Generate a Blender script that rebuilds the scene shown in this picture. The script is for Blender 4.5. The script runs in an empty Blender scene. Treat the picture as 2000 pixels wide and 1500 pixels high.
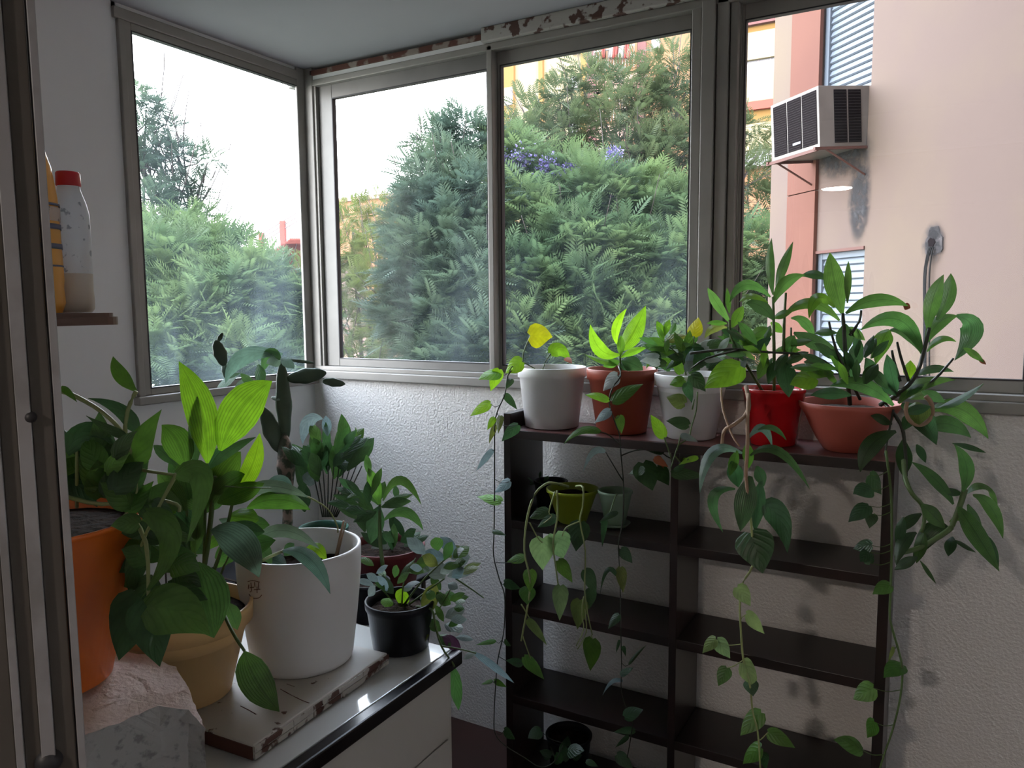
import bpy, bmesh, math, random
import numpy as np
from mathutils import Vector, Matrix
random.seed(7)
rng = np.random.default_rng(7)
PI = math.pi
S = bpy.context.scene
C = S.collection

# ------------------------------------------------------------------ camera
YAW, PITCH, ROLL, F = 0.519965345, 0.101917983, -0.0077165, 1487.494
CAM = Vector((2.248475, -2.296005, 1.569164))
_f = Vector((-math.sin(YAW)*math.cos(PITCH), math.cos(YAW)*math.cos(PITCH), -math.sin(PITCH)))
_r = Vector((math.cos(YAW), math.sin(YAW), 0)); _u = _r.cross(_f)
RT = _r*math.cos(ROLL)+_u*math.sin(ROLL); UP = _u*math.cos(ROLL)-_r*math.sin(ROLL)
cd = bpy.data.cameras.new('camera'); cam = bpy.data.objects.new('camera', cd); C.objects.link(cam)
cd.sensor_fit = 'HORIZONTAL'; cd.sensor_width = 36; cd.lens = 36*F/2000; cd.clip_start = .02; cd.clip_end = 400
M = Matrix((RT, UP, -_f)).transposed().to_4x4(); M.translation = CAM; cam.matrix_world = M
S.camera = cam

def ray(x, y): return _f+RT*((x-1000)/F)-UP*((y-750)/F)
def at(x, y, t): return CAM+ray(x, y)*t
def on(x, y, ax, v):
    d = ray(x, y); i = 'xyz'.index(ax); return CAM+d*((v-CAM[i])/d[i])
def depth(P): return (Vector(P)-CAM).dot(_f)

# ------------------------------------------------------------------ light
w = bpy.data.worlds.new('sky'); S.world = w; w.use_nodes = True
nt = w.node_tree; nt.nodes.clear()
tc = nt.nodes.new('ShaderNodeTexCoord'); sx = nt.nodes.new('ShaderNodeSeparateXYZ'); cr = nt.nodes.new('ShaderNodeValToRGB')
bg = nt.nodes.new('ShaderNodeBackground'); wo = nt.nodes.new('ShaderNodeOutputWorld')
cr.color_ramp.elements[0].position = .0; cr.color_ramp.elements[0].color = (.97, .93, .91, 1)
cr.color_ramp.elements[1].position = .7; cr.color_ramp.elements[1].color = (.60, .69, .84, 1)
e = cr.color_ramp.elements.new(.22); e.color = (.92, .95, 1.0, 1)
bg.inputs[1].default_value = 5.2
L = nt.links.new; L(tc.outputs['Generated'], sx.inputs[0]); L(sx.outputs[2], cr.inputs[0]); L(cr.outputs[0], bg.inputs[0]); L(bg.outputs[0], wo.inputs[0])
sd = bpy.data.lights.new('sun', 'SUN'); sun = bpy.data.objects.new('sun', sd); C.objects.link(sun)
sd.energy = 3.0; sd.color = (1.0, .56, .28); sd.angle = .01
sun.rotation_euler = Vector((-.80, .58, -.105)).to_track_quat('-Z', 'Y').to_euler()
sun.location = (20, -20, 20)
S.view_settings.view_transform = 'Standard'; S.view_settings.look = 'None'
S.view_settings.gamma = 1; S.view_settings.use_curve_mapping = False
S.view_settings.exposure = 1.6

# ------------------------------------------------------------------ materials
def mat(name, col, rough=.6, metal=0, spec=.5, noise=None, bump=None, trans=0, emit=None, coat=0, thru=0):
    """noise=(scale, colour2, amount, lo, hi)  bump=(scale, strength, dist)"""
    m = bpy.data.materials.new(name); m.use_nodes = True; n = m.node_tree; b = n.nodes['Principled BSDF']
    b.inputs['Base Color'].default_value = (*col, 1); b.inputs['Roughness'].default_value = rough
    b.inputs['Metallic'].default_value = metal; b.inputs['Specular IOR Level'].default_value = spec
    b.inputs['Coat Weight'].default_value = coat
    t = n.nodes.new('ShaderNodeTexCoord')
    if noise:
        sc, c2, amt, lo, hi = noise
        x = n.nodes.new('ShaderNodeTexNoise'); x.inputs['Scale'].default_value = sc; x.inputs['Detail'].default_value = 6
        n.links.new(t.outputs['Object'], x.inputs['Vector'])
        r = n.nodes.new('ShaderNodeMapRange'); r.inputs[1].default_value = lo; r.inputs[2].default_value = hi; r.inputs[4].default_value = amt
        n.links.new(x.outputs[0], r.inputs[0])
        mx = n.nodes.new('ShaderNodeMix'); mx.data_type = 'RGBA'; mx.inputs[6].default_value = (*col, 1); mx.inputs[7].default_value = (*c2, 1)
        n.links.new(r.outputs[0], mx.inputs[0]); n.links.new(mx.outputs[2], b.inputs['Base Color'])
    if bump:
        x = n.nodes.new('ShaderNodeTexNoise'); x.inputs['Scale'].default_value = bump[0]; x.inputs['Detail'].default_value = 4
        n.links.new(t.outputs['Object'], x.inputs['Vector'])
        bb = n.nodes.new('ShaderNodeBump'); bb.inputs['Strength'].default_value = bump[1]; bb.inputs['Distance'].default_value = bump[2]
        n.links.new(x.outputs[0], bb.inputs['Height']); n.links.new(bb.outputs[0], b.inputs['Normal'])
    if emit:
        b.inputs['Emission Color'].default_value = (*emit[0], 1); b.inputs['Emission Strength'].default_value = emit[1]
    if thru:      # light shines through thin plastic
        tl = n.nodes.new('ShaderNodeBsdfTranslucent'); ms = n.nodes.new('ShaderNodeMixShader'); ms.inputs[0].default_value = thru
        if noise: n.links.new(mx.outputs[2], tl.inputs[0])
        else: tl.inputs[0].default_value = (*col, 1)
        n.links.new(b.outputs[0], ms.inputs[1]); n.links.new(tl.outputs[0], ms.inputs[2]); n.links.new(ms.outputs[0], n.nodes['Material Output'].inputs[0])
    return m

def glass_mat(name, dirt, ior):
    m = bpy.data.materials.new(name); m.use_nodes = True; n = m.node_tree; n.nodes.clear()
    o = n.nodes.new('ShaderNodeOutputMaterial'); tr = n.nodes.new('ShaderNodeBsdfTransparent'); gl = n.nodes.new('ShaderNodeBsdfGlossy')
    gl.inputs['Roughness'].default_value = 0.0; gl.inputs['Color'].default_value = (1, 1, 1, 1)
    tr.inputs[0].default_value = (.95, .97, .97, 1)
    fr = n.nodes.new('ShaderNodeFresnel'); fr.inputs[0].default_value = ior
    geo = n.nodes.new('ShaderNodeNewGeometry')
    a = n.nodes.new('ShaderNodeMixShader'); n.links.new(fr.outputs[0], a.inputs[0]); n.links.new(tr.outputs[0], a.inputs[1]); n.links.new(gl.outputs[0], a.inputs[2])
    d = n.nodes.new('ShaderNodeBsdfTranslucent'); d.inputs[0].default_value = (.62, .80, .92, 1)
    t = n.nodes.new('ShaderNodeTexCoord'); mp = n.nodes.new('ShaderNodeMapping'); mp.inputs['Scale'].default_value = (3, 3, .8)
    x = n.nodes.new('ShaderNodeTexNoise'); x.inputs['Scale'].default_value = 2.2; x.inputs['Detail'].default_value = 5
    n.links.new(t.outputs['Object'], mp.inputs[0]); n.links.new(mp.outputs[0], x.inputs['Vector'])
    r = n.nodes.new('ShaderNodeMapRange'); r.inputs[1].default_value = .35; r.inputs[2].default_value = .75; r.inputs[3].default_value = dirt*.25; r.inputs[4].default_value = dirt*1.7
    n.links.new(x.outputs[0], r.inputs[0])
    zz = n.nodes.new('ShaderNodeSeparateXYZ'); n.links.new(t.outputs['Object'], zz.inputs[0])   # grime gathers near the sill
    gz = n.nodes.new('ShaderNodeMapRange'); gz.inputs[1].default_value = 0; gz.inputs[2].default_value = .55; gz.inputs[3].default_value = 2.1; gz.inputs[4].default_value = .8; n.links.new(zz.outputs[2], gz.inputs[0])
    mm = n.nodes.new('ShaderNodeMath'); mm.operation = 'MULTIPLY'; n.links.new(r.outputs[0], mm.inputs[0]); n.links.new(gz.outputs[0], mm.inputs[1])
    b = n.nodes.new('ShaderNodeMixShader'); n.links.new(mm.outputs[0], b.inputs[0]); n.links.new(a.outputs[0], b.inputs[1]); n.links.new(d.outputs[0], b.inputs[2])
    n.links.new(b.outputs[0], o.inputs[0])
    return m

def leaf_mat(name, gloss=.30, vein=.35, stripes=9, trans=.42, along=False):
    """leaf tint comes from the 'tint' colour attribute (leaf colour with shade, backlight and sheen painted in), veins from its UV"""
    m = bpy.data.materials.new(name); m.use_nodes = True; n = m.node_tree; b = n.nodes['Principled BSDF']; o = n.nodes['Material Output']
    at_ = n.nodes.new('ShaderNodeAttribute'); at_.attribute_name = 'tint'
    uv = n.nodes.new('ShaderNodeUVMap'); uv.uv_map = 'UVMap'; s = n.nodes.new('ShaderNodeSeparateXYZ'); n.links.new(uv.outputs[0], s.inputs[0])
    def mth(op, a, bb=None, c=None):
        q = n.nodes.new('ShaderNodeMath'); q.operation = op
        for i, v in enumerate((a, bb, c)):
            if v is None: continue
            if isinstance(v, (int, float)): q.inputs[i].default_value = v
            else: n.links.new(v, q.inputs[i])
        return q.outputs[0]
    au = mth('ABSOLUTE', mth('SUBTRACT', s.outputs[0], .5))
    ph = mth('SUBTRACT', s.outputs[1], mth('MULTIPLY', au, .9))
    if along: ph = mth('MULTIPLY', au, 1.0)
    wv = mth('POWER', mth('ABSOLUTE', mth('SINE', mth('MULTIPLY', ph, stripes*PI))), 6.0)
    mid = mth('LESS_THAN', au, .022)
    fac = mth('MULTIPLY', mth('MAXIMUM', wv, mid), vein)
    nz = n.nodes.new('ShaderNodeTexNoise'); nz.inputs['Scale'].default_value = 45; t = n.nodes.new('ShaderNodeTexCoord'); n.links.new(t.outputs['Object'], nz.inputs['Vector'])
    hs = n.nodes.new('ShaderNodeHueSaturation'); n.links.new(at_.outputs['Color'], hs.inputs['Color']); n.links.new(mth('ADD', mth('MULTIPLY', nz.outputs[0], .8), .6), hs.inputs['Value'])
    mx = n.nodes.new('ShaderNodeMix'); mx.data_type = 'RGBA'; n.links.new(fac, mx.inputs[0]); n.links.new(hs.outputs[0], mx.inputs[6])
    hv = n.nodes.new('ShaderNodeHueSaturation'); hv.inputs['Value'].default_value = .42; n.links.new(hs.outputs[0], hv.inputs['Color']); n.links.new(hv.outputs[0], mx.inputs[7])
    n.links.new(mx.outputs[2], b.inputs['Base Color']); b.inputs['Roughness'].default_value = gloss
    bp = n.nodes.new('ShaderNodeBump'); bp.inputs['Strength'].default_value = .35; bp.inputs['Distance'].default_value = .002; n.links.new(wv, bp.inputs['Height']); n.links.new(bp.outputs[0], b.inputs['Normal'])
    tl = n.nodes.new('ShaderNodeBsdfTranslucent'); h2 = n.nodes.new('ShaderNodeHueSaturation'); h2.inputs['Value'].default_value = 2.3; h2.inputs['Hue'].default_value = .485; h2.inputs['Saturation'].default_value = 1.05
    n.links.new(mx.outputs[2], h2.inputs['Color']); n.links.new(h2.outputs[0], tl.inputs[0])
    ms = n.nodes.new('ShaderNodeMixShader'); ms.inputs[0].default_value = trans; n.links.new(b.outputs[0], ms.inputs[1]); n.links.new(tl.outputs[0], ms.inputs[2]); n.links.new(ms.outputs[0], o.inputs[0])
    return m

MT = {
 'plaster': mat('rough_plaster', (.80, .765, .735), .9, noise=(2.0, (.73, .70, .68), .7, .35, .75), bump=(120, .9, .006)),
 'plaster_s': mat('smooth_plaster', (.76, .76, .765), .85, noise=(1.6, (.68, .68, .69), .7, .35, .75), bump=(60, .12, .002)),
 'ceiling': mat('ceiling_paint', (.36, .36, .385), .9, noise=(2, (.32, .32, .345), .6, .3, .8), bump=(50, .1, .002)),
 'kitchen': mat('kitchen_paint', (.82, .79, .74), .8),
 'floor': mat('red_floor_tile', (.05, .018, .014), .4, noise=(6, (.03, .012, .01), .6, .3, .7)),
 'alu': mat('aged_aluminium', (.29, .275, .255), .45, metal=.2, noise=(8, (.23, .22, .205), .6, .4, .7)),
 'alu2': mat('dull_sash_aluminium', (.19, .185, .175), .45, metal=.2, noise=(8, (.14, .135, .13), .6, .4, .7)), 'grillew': mat('grille_wire', (.035, .03, .03), .8, spec=.1),
 'alud': mat('dark_gasket', (.03, .03, .035), .5),
 'peel': mat('peeling_paint', (.42, .40, .37), .8, noise=(22, (.09, .045, .035), 1.0, .53, .57), bump=(30, .6, .004)),
 'oldwood': mat('bare_old_wood', (.10, .035, .025), .8, noise=(14, (.30, .25, .22), .9, .56, .62), bump=(30, .6, .004)),
 'jamb': mat('jamb_metal', (.115, .105, .095), .5, metal=.1, noise=(5, (.085, .078, .07), .6, .4, .7)),
 'jambl': mat('jamb_edge_metal', (.36, .36, .38), .4, metal=.2, noise=(12, (.25, .245, .25), .8, .5, .65)),
 'shelf': mat('dark_stained_wood', (.012, .008, .008), .33, noise=(5, (.030, .012, .010), .8, .4, .7), bump=(40, .1, .001)),
 'shelftop': mat('worn_red_brown_wood', (.17, .065, .06), .4, noise=(9, (.06, .025, .024), .8, .4, .65)),
 'whitepot': mat('white_plastic', (.86, .85, .86), .35, noise=(4, (.60, .58, .58), .6, .4, .7)),
 'bigpot': mat('matt_white_ceramic', (.74, .73, .73), .5),
 'terra': mat('terracotta_plastic', (.40, .085, .05), .45, noise=(6, (.30, .06, .035), .6, .4, .7)),
 'terra2': mat('terracotta_bowl_plastic', (.42, .095, .065), .5, noise=(6, (.34, .075, .05), .6, .4, .7)),
 'red': mat('glossy_red_plastic', (.52, .008, .012), .2, coat=.4),
 'orange': mat('orange_plastic', (.78, .17, .02), .32, noise=(3, (.66, .13, .015), .6, .4, .7)),
 'cream': mat('cream_plastic', (.80, .52, .24), .42, noise=(3, (.72, .46, .20), .6, .4, .7)),
 'lime': mat('lime_glazed_plastic', (.28, .34, .02), .4, noise=(5, (.20, .25, .02), .6, .4, .7)),
 'mint': mat('mint_plastic', (.30, .42, .30), .5),
 'black': mat('black_plastic', (.007, .008, .012), .42, spec=.25),
 'brown': mat('dark_red_clay', (.16, .03, .03), .5),
 'greenpot': mat('green_plastic', (.03, .12, .08), .4),
 'soil': mat('potting_soil', (.022, .015, .012), .95, spec=.1, noise=(40, (.05, .03, .02), .8, .4, .7), bump=(60, 1, .02)),
 'leaf': leaf_mat('leaf'), 'leafs': leaf_mat('striped_leaf', .30, .55, 12, .46, True), 'leafp': leaf_mat('plain_leaf', .42, .12, 5, .25),
 'stem': mat('green_stem', (.07, .12, .03), .5), 'stemy': mat('pale_stem', (.25, .29, .11), .5), 'stemd': mat('dark_stem', (.025, .03, .018), .5),
 'stemt': mat('tan_stem', (.30, .19, .12), .7), 'brownleaf': mat('withered_leaf', (.36, .10, .04), .7),
 'cactus': mat('cactus_skin', (.035, .065, .035), .45, noise=(14, (.075, .11, .05), .6, .4, .7)),
 'cork': mat('corky_cactus_trunk', (.05, .06, .035), .8, noise=(22, (.26, .19, .15), 1, .5, .56), bump=(40, .5, .003)),
 'ctop': mat('glossy_white_top', (.60, .60, .58), .12, coat=.5), 'cblack': mat('black_trim', (.008, .008, .01), .25),
 'cside': mat('white_enamel', (.52, .50, .46), .35), 'board': mat('chipped_white_board', (.50, .47, .43), .55, noise=(26, (.10, .05, .035), 1, .66, .69), bump=(20, .4, .002)),
 'boardedge': mat('chipped_board_edge', (.45, .42, .38), .6, noise=(30, (.08, .03, .02), 1, .5, .55)),
 'block': mat('pinkish_rubble', (.66, .53, .48), .85, noise=(9, (.56, .42, .34), .8, .5, .68), bump=(110, .8, .005)), 'blockg': mat('grey_speckled_mortar', (.44, .44, .43), .9, noise=(70, (.24, .24, .24), .9, .55, .68), bump=(90, .5, .003)),
 'wood': mat('brown_wood', (.10, .045, .03), .45, noise=(9, (.16, .08, .05), .7, .4, .7)),
 'yellow': mat('yellow_plastic', (.85, .50, .12), .35, thru=.4), 'capred': mat('red_cap', (.50, .02, .03), .4),
 'milkb': mat('cloudy_plastic', (.75, .77, .80), .3, noise=(75, (.25, .27, .33), .8, .60, .66), thru=.6), 'milk': mat('milky_residue', (.62, .55, .48), .35, thru=.35),
 'bluelabel': mat('blue_label', (.10, .12, .20), .5), 'wire': mat('painted_wire', (.10, .08, .07), .5, metal=.4),
 'lamp': mat('lamp_diffuser', (.9, .9, .9), .5, emit=((1.0, .88, .77), 115)), 'lampf': mat('lamp_ring', (.8, .8, .8), .5),
 'glass1': glass_mat('dusty_glass', .021, 1.12), 'glass2': glass_mat('hazy_glass', .026, 1.10), 'glass3': glass_mat('clear_glass', .004, 1.45),
 'wing': mat('pink_render', (.128, .088, .074), .9, noise=(.9, (.150, .110, .074), .8, .4, .68), bump=(30, .15, .004)),
 'wingt': mat('salmon_render', (.135, .052, .034), .9, noise=(1.5, (.11, .04, .028), .7, .4, .7)),
 'stain': mat('sooty_stain', (.36, .28, .25), .95, noise=(7, (.05, .05, .055), .9, .40, .66)),
 'patch': mat('cement_patch', (.10, .085, .085), .95, noise=(12, (.03, .03, .032), .9, .45, .6), bump=(20, 1, .02)),
 'shutter': mat('white_shutter', (.15, .175, .21), .5), 'shutterd': mat('shutter_gap', (.10, .13, .18), .7),
 'acbody': mat('beige_metal', (.20, .18, .165), .5, noise=(5, (.14, .125, .115), .7, .4, .7)), 'acdark': mat('coil_dark', (.012, .009, .010), .95, spec=.05), 'rust': mat('rusty_metal', (.11, .045, .035), .7),
 'cable': mat('black_cable', (.006, .006, .007), .9),
 'byellow': mat('yellow_render', (.19, .16, .10), .9, noise=(.15, (.17, .145, .085), .8, .4, .7)), 'bgold': mat('ochre_render', (.13, .080, .022), .9),
 'borange': mat('orange_render', (.16, .085, .045), .9, noise=(.2, (.145, .075, .035), .8, .4, .7)), 'bmauve': mat('mauve_render', (.09, .04, .04), .9), 'bwin': mat('pale_window', (.20, .21, .24), .3), 'bbrick': mat('brick_red_render', (.18, .04, .028), .9),
 'bpale': mat('pale_pink_render', (.20, .13, .11), .9), 'bglass': mat('dim_pane', (.20, .18, .20), .2), 'cloth': mat('red_cloth', (.16, .03, .025), .9), 'clothw': mat('white_cloth', (.25, .24, .23), .9),
 'ground': mat('ground', (.10, .11, .07), .95), 'trunk': mat('bark', (.055, .04, .035), .9), 'petal': mat('lilac_petals', (.16, .13, .32), .7),
 'metal': mat('antenna_metal', (.22, .18, .18), .5, metal=.3),
}

def tree_mat(name, col, c2, tr=.35):
    m = bpy.data.materials.new(name); m.use_nodes = True; n = m.node_tree; b = n.nodes['Principled BSDF']; o = n.nodes['Material Output']
    t = n.nodes.new('ShaderNodeTexCoord'); x = n.nodes.new('ShaderNodeTexNoise'); x.inputs['Scale'].default_value = 1.1; x.inputs['Detail'].default_value = 6
    n.links.new(t.outputs['Object'], x.inputs['Vector'])
    r = n.nodes.new('ShaderNodeMapRange'); r.inputs[1].default_value = .35; r.inputs[2].default_value = .65; n.links.new(x.outputs[0], r.inputs[0])
    mx = n.nodes.new('ShaderNodeMix'); mx.data_type = 'RGBA'; mx.inputs[6].default_value = (*col, 1); mx.inputs[7].default_value = (*c2, 1); n.links.new(r.outputs[0], mx.inputs[0])
    n.links.new(mx.outputs[2], b.inputs['Base Color']); b.inputs['Roughness'].default_value = .6; b.inputs['Specular IOR Level'].default_value = .25
    tl = n.nodes.new('ShaderNodeBsdfTranslucent'); n.links.new(mx.outputs[2], tl.inputs[0])
    ms = n.nodes.new('ShaderNodeMixShader'); ms.inputs[0].default_value = tr; n.links.new(b.outputs[0], ms.inputs[1]); n.links.new(tl.outputs[0], ms.inputs[2]); n.links.new(ms.outputs[0], o.inputs[0])
    return m

# ------------------------------------------------------------------ mesh helpers
def link(name, me, m, parent=None, smooth=False):
    o = bpy.data.objects.new(name, me); C.objects.link(o)
    for k in (m if isinstance(m, (list, tuple)) else [m]): me.materials.append(MT[k] if isinstance(k, str) else k)
    if parent is not None: o.parent = parent
    if smooth: me.shade_smooth()
    return o
def obj(name, bm, m, parent=None, smooth=False):
    me = bpy.data.meshes.new(name); bm.to_mesh(me); bm.free(); return link(name, me, m, parent, smooth)
def tag(o, label=None, cat=None, group=None, kind=None):
    if label: o['label'] = label
    if cat: o['category'] = cat
    if group: o['group'] = group
    if kind: o['kind'] = kind
    return o
def thing(name, label, cat, loc, group=None):
    o = bpy.data.objects.new(name, None); C.objects.link(o); o.location = loc; o.empty_display_size = .05
    return tag(o, label, cat, group)
class Frame:
    """child meshes are written in world coordinates and shifted to the thing's own origin"""
def shift(bm, parent):
    if parent is not None and parent.type == 'EMPTY':
        bmesh.ops.translate(bm, verts=bm.verts, vec=-Vector(parent.location))
    elif parent is not None and parent.parent is not None:
        bmesh.ops.translate(bm, verts=bm.verts, vec=-Vector(parent.parent.location))
def part(name, bm, m, parent=None, smooth=False):
    shift(bm, parent); return obj(name, bm, m, parent, smooth)
def struct(name, bm, m, label=None):
    o = obj(name, bm, m); o['kind'] = 'structure'
    if label: o['label'] = label
    return o
def box(bm, x0, x1, y0, y1, z0, z1, bev=0, mi=0, Mx=None):
    vs = [bm.verts.new((x, y, z)) for x in (x0, x1) for y in (y0, y1) for z in (z0, z1)]
    fs = [bm.faces.new([vs[i] for i in q]) for q in ((0,1,3,2),(4,6,7,5),(0,4,5,1),(2,3,7,6),(0,2,6,4),(1,5,7,3))]
    for f in fs: f.material_index = mi
    if Mx is not None: bmesh.ops.transform(bm, matrix=Mx, verts=vs)
    if bev:
        es = list({e for f in fs for e in f.edges})
        r = bmesh.ops.bevel(bm, geom=es, offset=bev, segments=2, affect='EDGES', profile=.5)
        for f in r['faces']: f.material_index = mi
    return vs
def B(*a, **k):
    bm = bmesh.new(); box(bm, *a, **k); bmesh.ops.recalc_face_normals(bm, faces=bm.faces); return bm
def tube(bm, pts, r, seg=6, taper=1, closed=False):
    pts = [Vector(p) for p in pts]
    if len(pts) > 2 and not closed:   # smooth with catmull-rom
        q = []
        for i in range(len(pts)-1):
            p0 = pts[max(i-1, 0)]; p1 = pts[i]; p2 = pts[i+1]; p3 = pts[min(i+2, len(pts)-1)]
            for k in range(3):
                t = k/3; q.append(.5*((2*p1)+(p2-p0)*t+(2*p0-5*p1+4*p2-p3)*t*t+(3*p1-p0-3*p2+p3)*t**3))
        q.append(pts[-1]); pts = q
    n = len(pts); rings = []
    ref = Vector((.3, .2, .93)).normalized()
    for i, p in enumerate(pts):
        d = (pts[min(i+1, n-1)]-pts[max(i-1, 0)])
        if d.length < 1e-9: d = Vector((0, 0, 1))
        d.normalize(); a = d.cross(ref)
        if a.length < .1: a = d.cross(Vector((1, 0, 0)))
        a.normalize(); b = d.cross(a); rr = r*(1+(taper-1)*i/(n-1))
        rings.append([bm.verts.new(p+(a*math.cos(2*PI*k/seg)+b*math.sin(2*PI*k/seg))*rr) for k in range(seg)])
    for i in range(n-1):
        for k in range(seg):
            bm.faces.new((rings[i][k], rings[i][(k+1) % seg], rings[i+1][(k+1) % seg], rings[i+1][k]))
    bm.faces.new(rings[0][::-1]); bm.faces.new(rings[-1])
def lathe(bm, prof, c, seg=48, jitter=0):
    rings = []
    for r, z in prof:
        if r < 1e-6: rings.append([bm.verts.new((c[0], c[1], c[2]+z))]); continue
        rings.append([bm.verts.new((c[0]+r*math.cos(2*PI*k/seg), c[1]+r*math.sin(2*PI*k/seg), c[2]+z+random.uniform(-jitter, jitter))) for k in range(seg)])
    for a, b in zip(rings, rings[1:]):
        for k in range(seg):
            if len(a) == 1 and len(b) == 1: continue
            if len(a) == 1: bm.faces.new((a[0], b[(k+1) % seg], b[k]))
            elif len(b) == 1: bm.faces.new((a[k], a[(k+1) % seg], b[0]))
            else: bm.faces.new((a[k], a[(k+1) % seg], b[(k+1) % seg], b[k]))
    bmesh.ops.recalc_face_normals(bm, faces=bm.faces)

# ------------------------------------------------------------------ room shell
struct('floor', B(-.1, 4.4, -6.2, .0, -.12, 0), 'floor')
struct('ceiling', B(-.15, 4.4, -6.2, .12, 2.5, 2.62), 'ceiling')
bm = bmesh.new()
box(bm, -.15, 3.5, 0, .12, -.1, 1.285)
box(bm, 2.52, 3.5, 0, .12, 1.285, 2.5)
struct('wall_back', bm, 'plaster')
bm = bmesh.new()
box(bm, -.12, 0, -1.9, -.786, 0, 2.5); box(bm, -.12, 0, -.786, 0, 0, 1.265)
struct('wall_left', bm, 'plaster_s')
bm = bmesh.new()
box(bm, -.12, 1.50, -2.02, -1.90, 0, 2.5); box(bm, 1.50, 3.0, -2.02, -1.90, 2.32, 2.5); box(bm, 3.0, 3.5, -2.02, -1.90, 0, 2.5)
struct('wall_front', bm, 'plaster_s')
struct('wall_right', B(3.5, 3.6, -2.0, .12, 0, 2.5), 'plaster_s')
bm = bmesh.new()
box(bm, -.15, -.05, -6.1, -2.02, 0, 2.5); box(bm, 4.3, 4.4, -6.1, -1.9, 0, 2.5); box(bm, -.15, 4.4, -6.2, -6.1, 0, 2.5); box(bm, 3.5, 4.4, -2.02, -1.92, 0, 2.5)
struct('wall_rear', bm, 'kitchen')

# ------------------------------------------------------------------ windows
def frame_rect(bm, ax, a0, a1, z0, z1, d0, d1, wl, wr, wt, wb, bev=.002):
    """frame in plane of back wall (ax='x') or left wall (ax='y'); d = depth range"""
    def bb(p0, p1, q0, q1):
        if ax == 'x': box(bm, p0, p1, d0, d1, q0, q1, bev)
        else: box(bm, d0, d1, p0, p1, q0, q1, bev)
    bb(a0, a0+wl, z0, z1); bb(a1-wr, a1, z0, z1); bb(a0+wl, a1-wr, z1-wt, z1); bb(a0+wl, a1-wr, z0, z0+wb)
def win(n, ax, a0, a1, z0, z1, d, wl, wr, wt, wb, gl, label, th=.032, deep=.02):
    root = thing('window_%d' % n, None, None, ((a0+a1)/2, d, z0) if ax == 'x' else (d, (a0+a1)/2, z0)); root['kind'] = 'structure'; root['label'] = label
    del_ = [k for k in ('category',) if k in root]
    bm = bmesh.new(); frame_rect(bm, ax, a0, a1, z0, z1, d, d+deep*(1 if ax == 'x' else -1) if ax == 'x' else d, wl, wr, wt, wb) if ax == 'x' else frame_rect(bm, ax, a0, a1, z0, z1, d-deep, d, wl, wr, wt, wb)
    part('window_frame', bm, 'alu2' if n == 2 else 'alu', root)
    g0, g1, h0, h1 = a0+wl, a1-wr, z0+wb, z1-wt
    bm = bmesh.new(); s = .004
    if ax == 'x': frame_rect(bm, ax, g0-.001, g1+.001, h0-.001, h1+.001, d-.001, d+deep, s, s, s, s, 0)
    else: frame_rect(bm, ax, g0-.001, g1+.001, h0-.001, h1+.001, d-deep, d+.001, s, s, s, s, 0)
    part('gasket', bm, 'alud', root)
    bm = bmesh.new(); m_ = d+deep*.6 if ax == 'x' else d-deep*.6
    q = [(g0, h0), (g1, h0), (g1, h1), (g0, h1)]
    vs = [bm.verts.new((a, m_, z) if ax == 'x' else (m_, a, z)) for a, z in q]; bm.faces.new(vs)
    part('glass_pane', bm, gl, root)
    return root
# outer fixed frame (posts, head, sill) = trims
bm = bmesh.new()
box(bm, 0, .052, -.012, .06, 1.285, 2.499, .003)            # corner post, back-wall side
box(bm, -.08, .010, -.012, .06, 2.44, 2.5); box(bm, -.002, .010, -.05, .0, 1.265, 2.499, .003)
box(bm, .052, .062, -.004, .06, 1.33, 2.43, .001)
struct('trim_1', bm, 'alu', 'aluminium corner post between the two glazed walls')
bm = bmesh.new()
box(bm, .85, .872, -.012, .06, 1.33, 2.445, .003)
struct('trim_2', bm, 'alu', 'thin aluminium upright between second and third window')
bm = bmesh.new()
for a, b_, d in ((1.556, 1.585, -.008), (1.588, 1.628, -.02), (1.631, 1.665, -.012), (1.668, 1.690, -.004)): box(bm, a, b_, d, .06, 1.33, 2.445, .003)
box(bm, 1.552, 1.694, .02, .058, 1.33, 2.445)
struct('trim_3', bm, 'alu', 'wide ribbed aluminium mullion right of the third window')
bm = bmesh.new()
box(bm, .0, 2.52, -.014, .06, 1.318, 1.335, .002); box(bm, .0, 2.52, -.022, .06, 1.285, 1.318, .004)
struct('trim_4', bm, 'alu', 'window sill ledge along the back wall')
bm = bmesh.new()
box(bm, .052, 2.52, -.012, .06, 2.428, 2.452, .003)
struct('trim_5', bm, 'alu', 'aluminium head rail above the back windows')
bm = bmesh.new(); box(bm, .0, .86, -.006, .06, 2.450, 2.47, .002); struct('trim_6', bm, 'plaster_s')
bm = bmesh.new(); box(bm, .04, .84, -.012, .05, 2.468, 2.488, .002); struct('trim_7', bm, 'oldwood', 'bare brown wood strip above the second window')
bm = bmesh.new(); box(bm, .84, 2.52, -.03, .06, 2.452, 2.5, .004); struct('trim_8', bm, 'peel', 'beam with peeling paint above the windows')
bm = bmesh.new(); box(bm, -.002, .014, -.80, -.05, 2.452, 2.485, .003); box(bm, -.06, .014, -.788, -.766, 1.265, 2.452, .003); box(bm, -.06, .03, -.80, 0, 1.262, 1.29, .004)
struct('trim_9', bm, 'alu', 'frame around the left wall window')
bm = bmesh.new(); box(bm, -.08, 0, -.80, 0, 2.485, 2.5); struct('trim_10', bm, 'plaster_s')
bm = bmesh.new(); box(bm, 2.45, 2.52, -.012, .06, 1.335, 2.43, .003); struct('trim_11', bm, 'alu')
win(1, 'y', -.765, -.012, 1.29, 2.452, .008, .022, .012, .024, .022, 'glass1', 'tall fixed window on the left wall')
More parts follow.
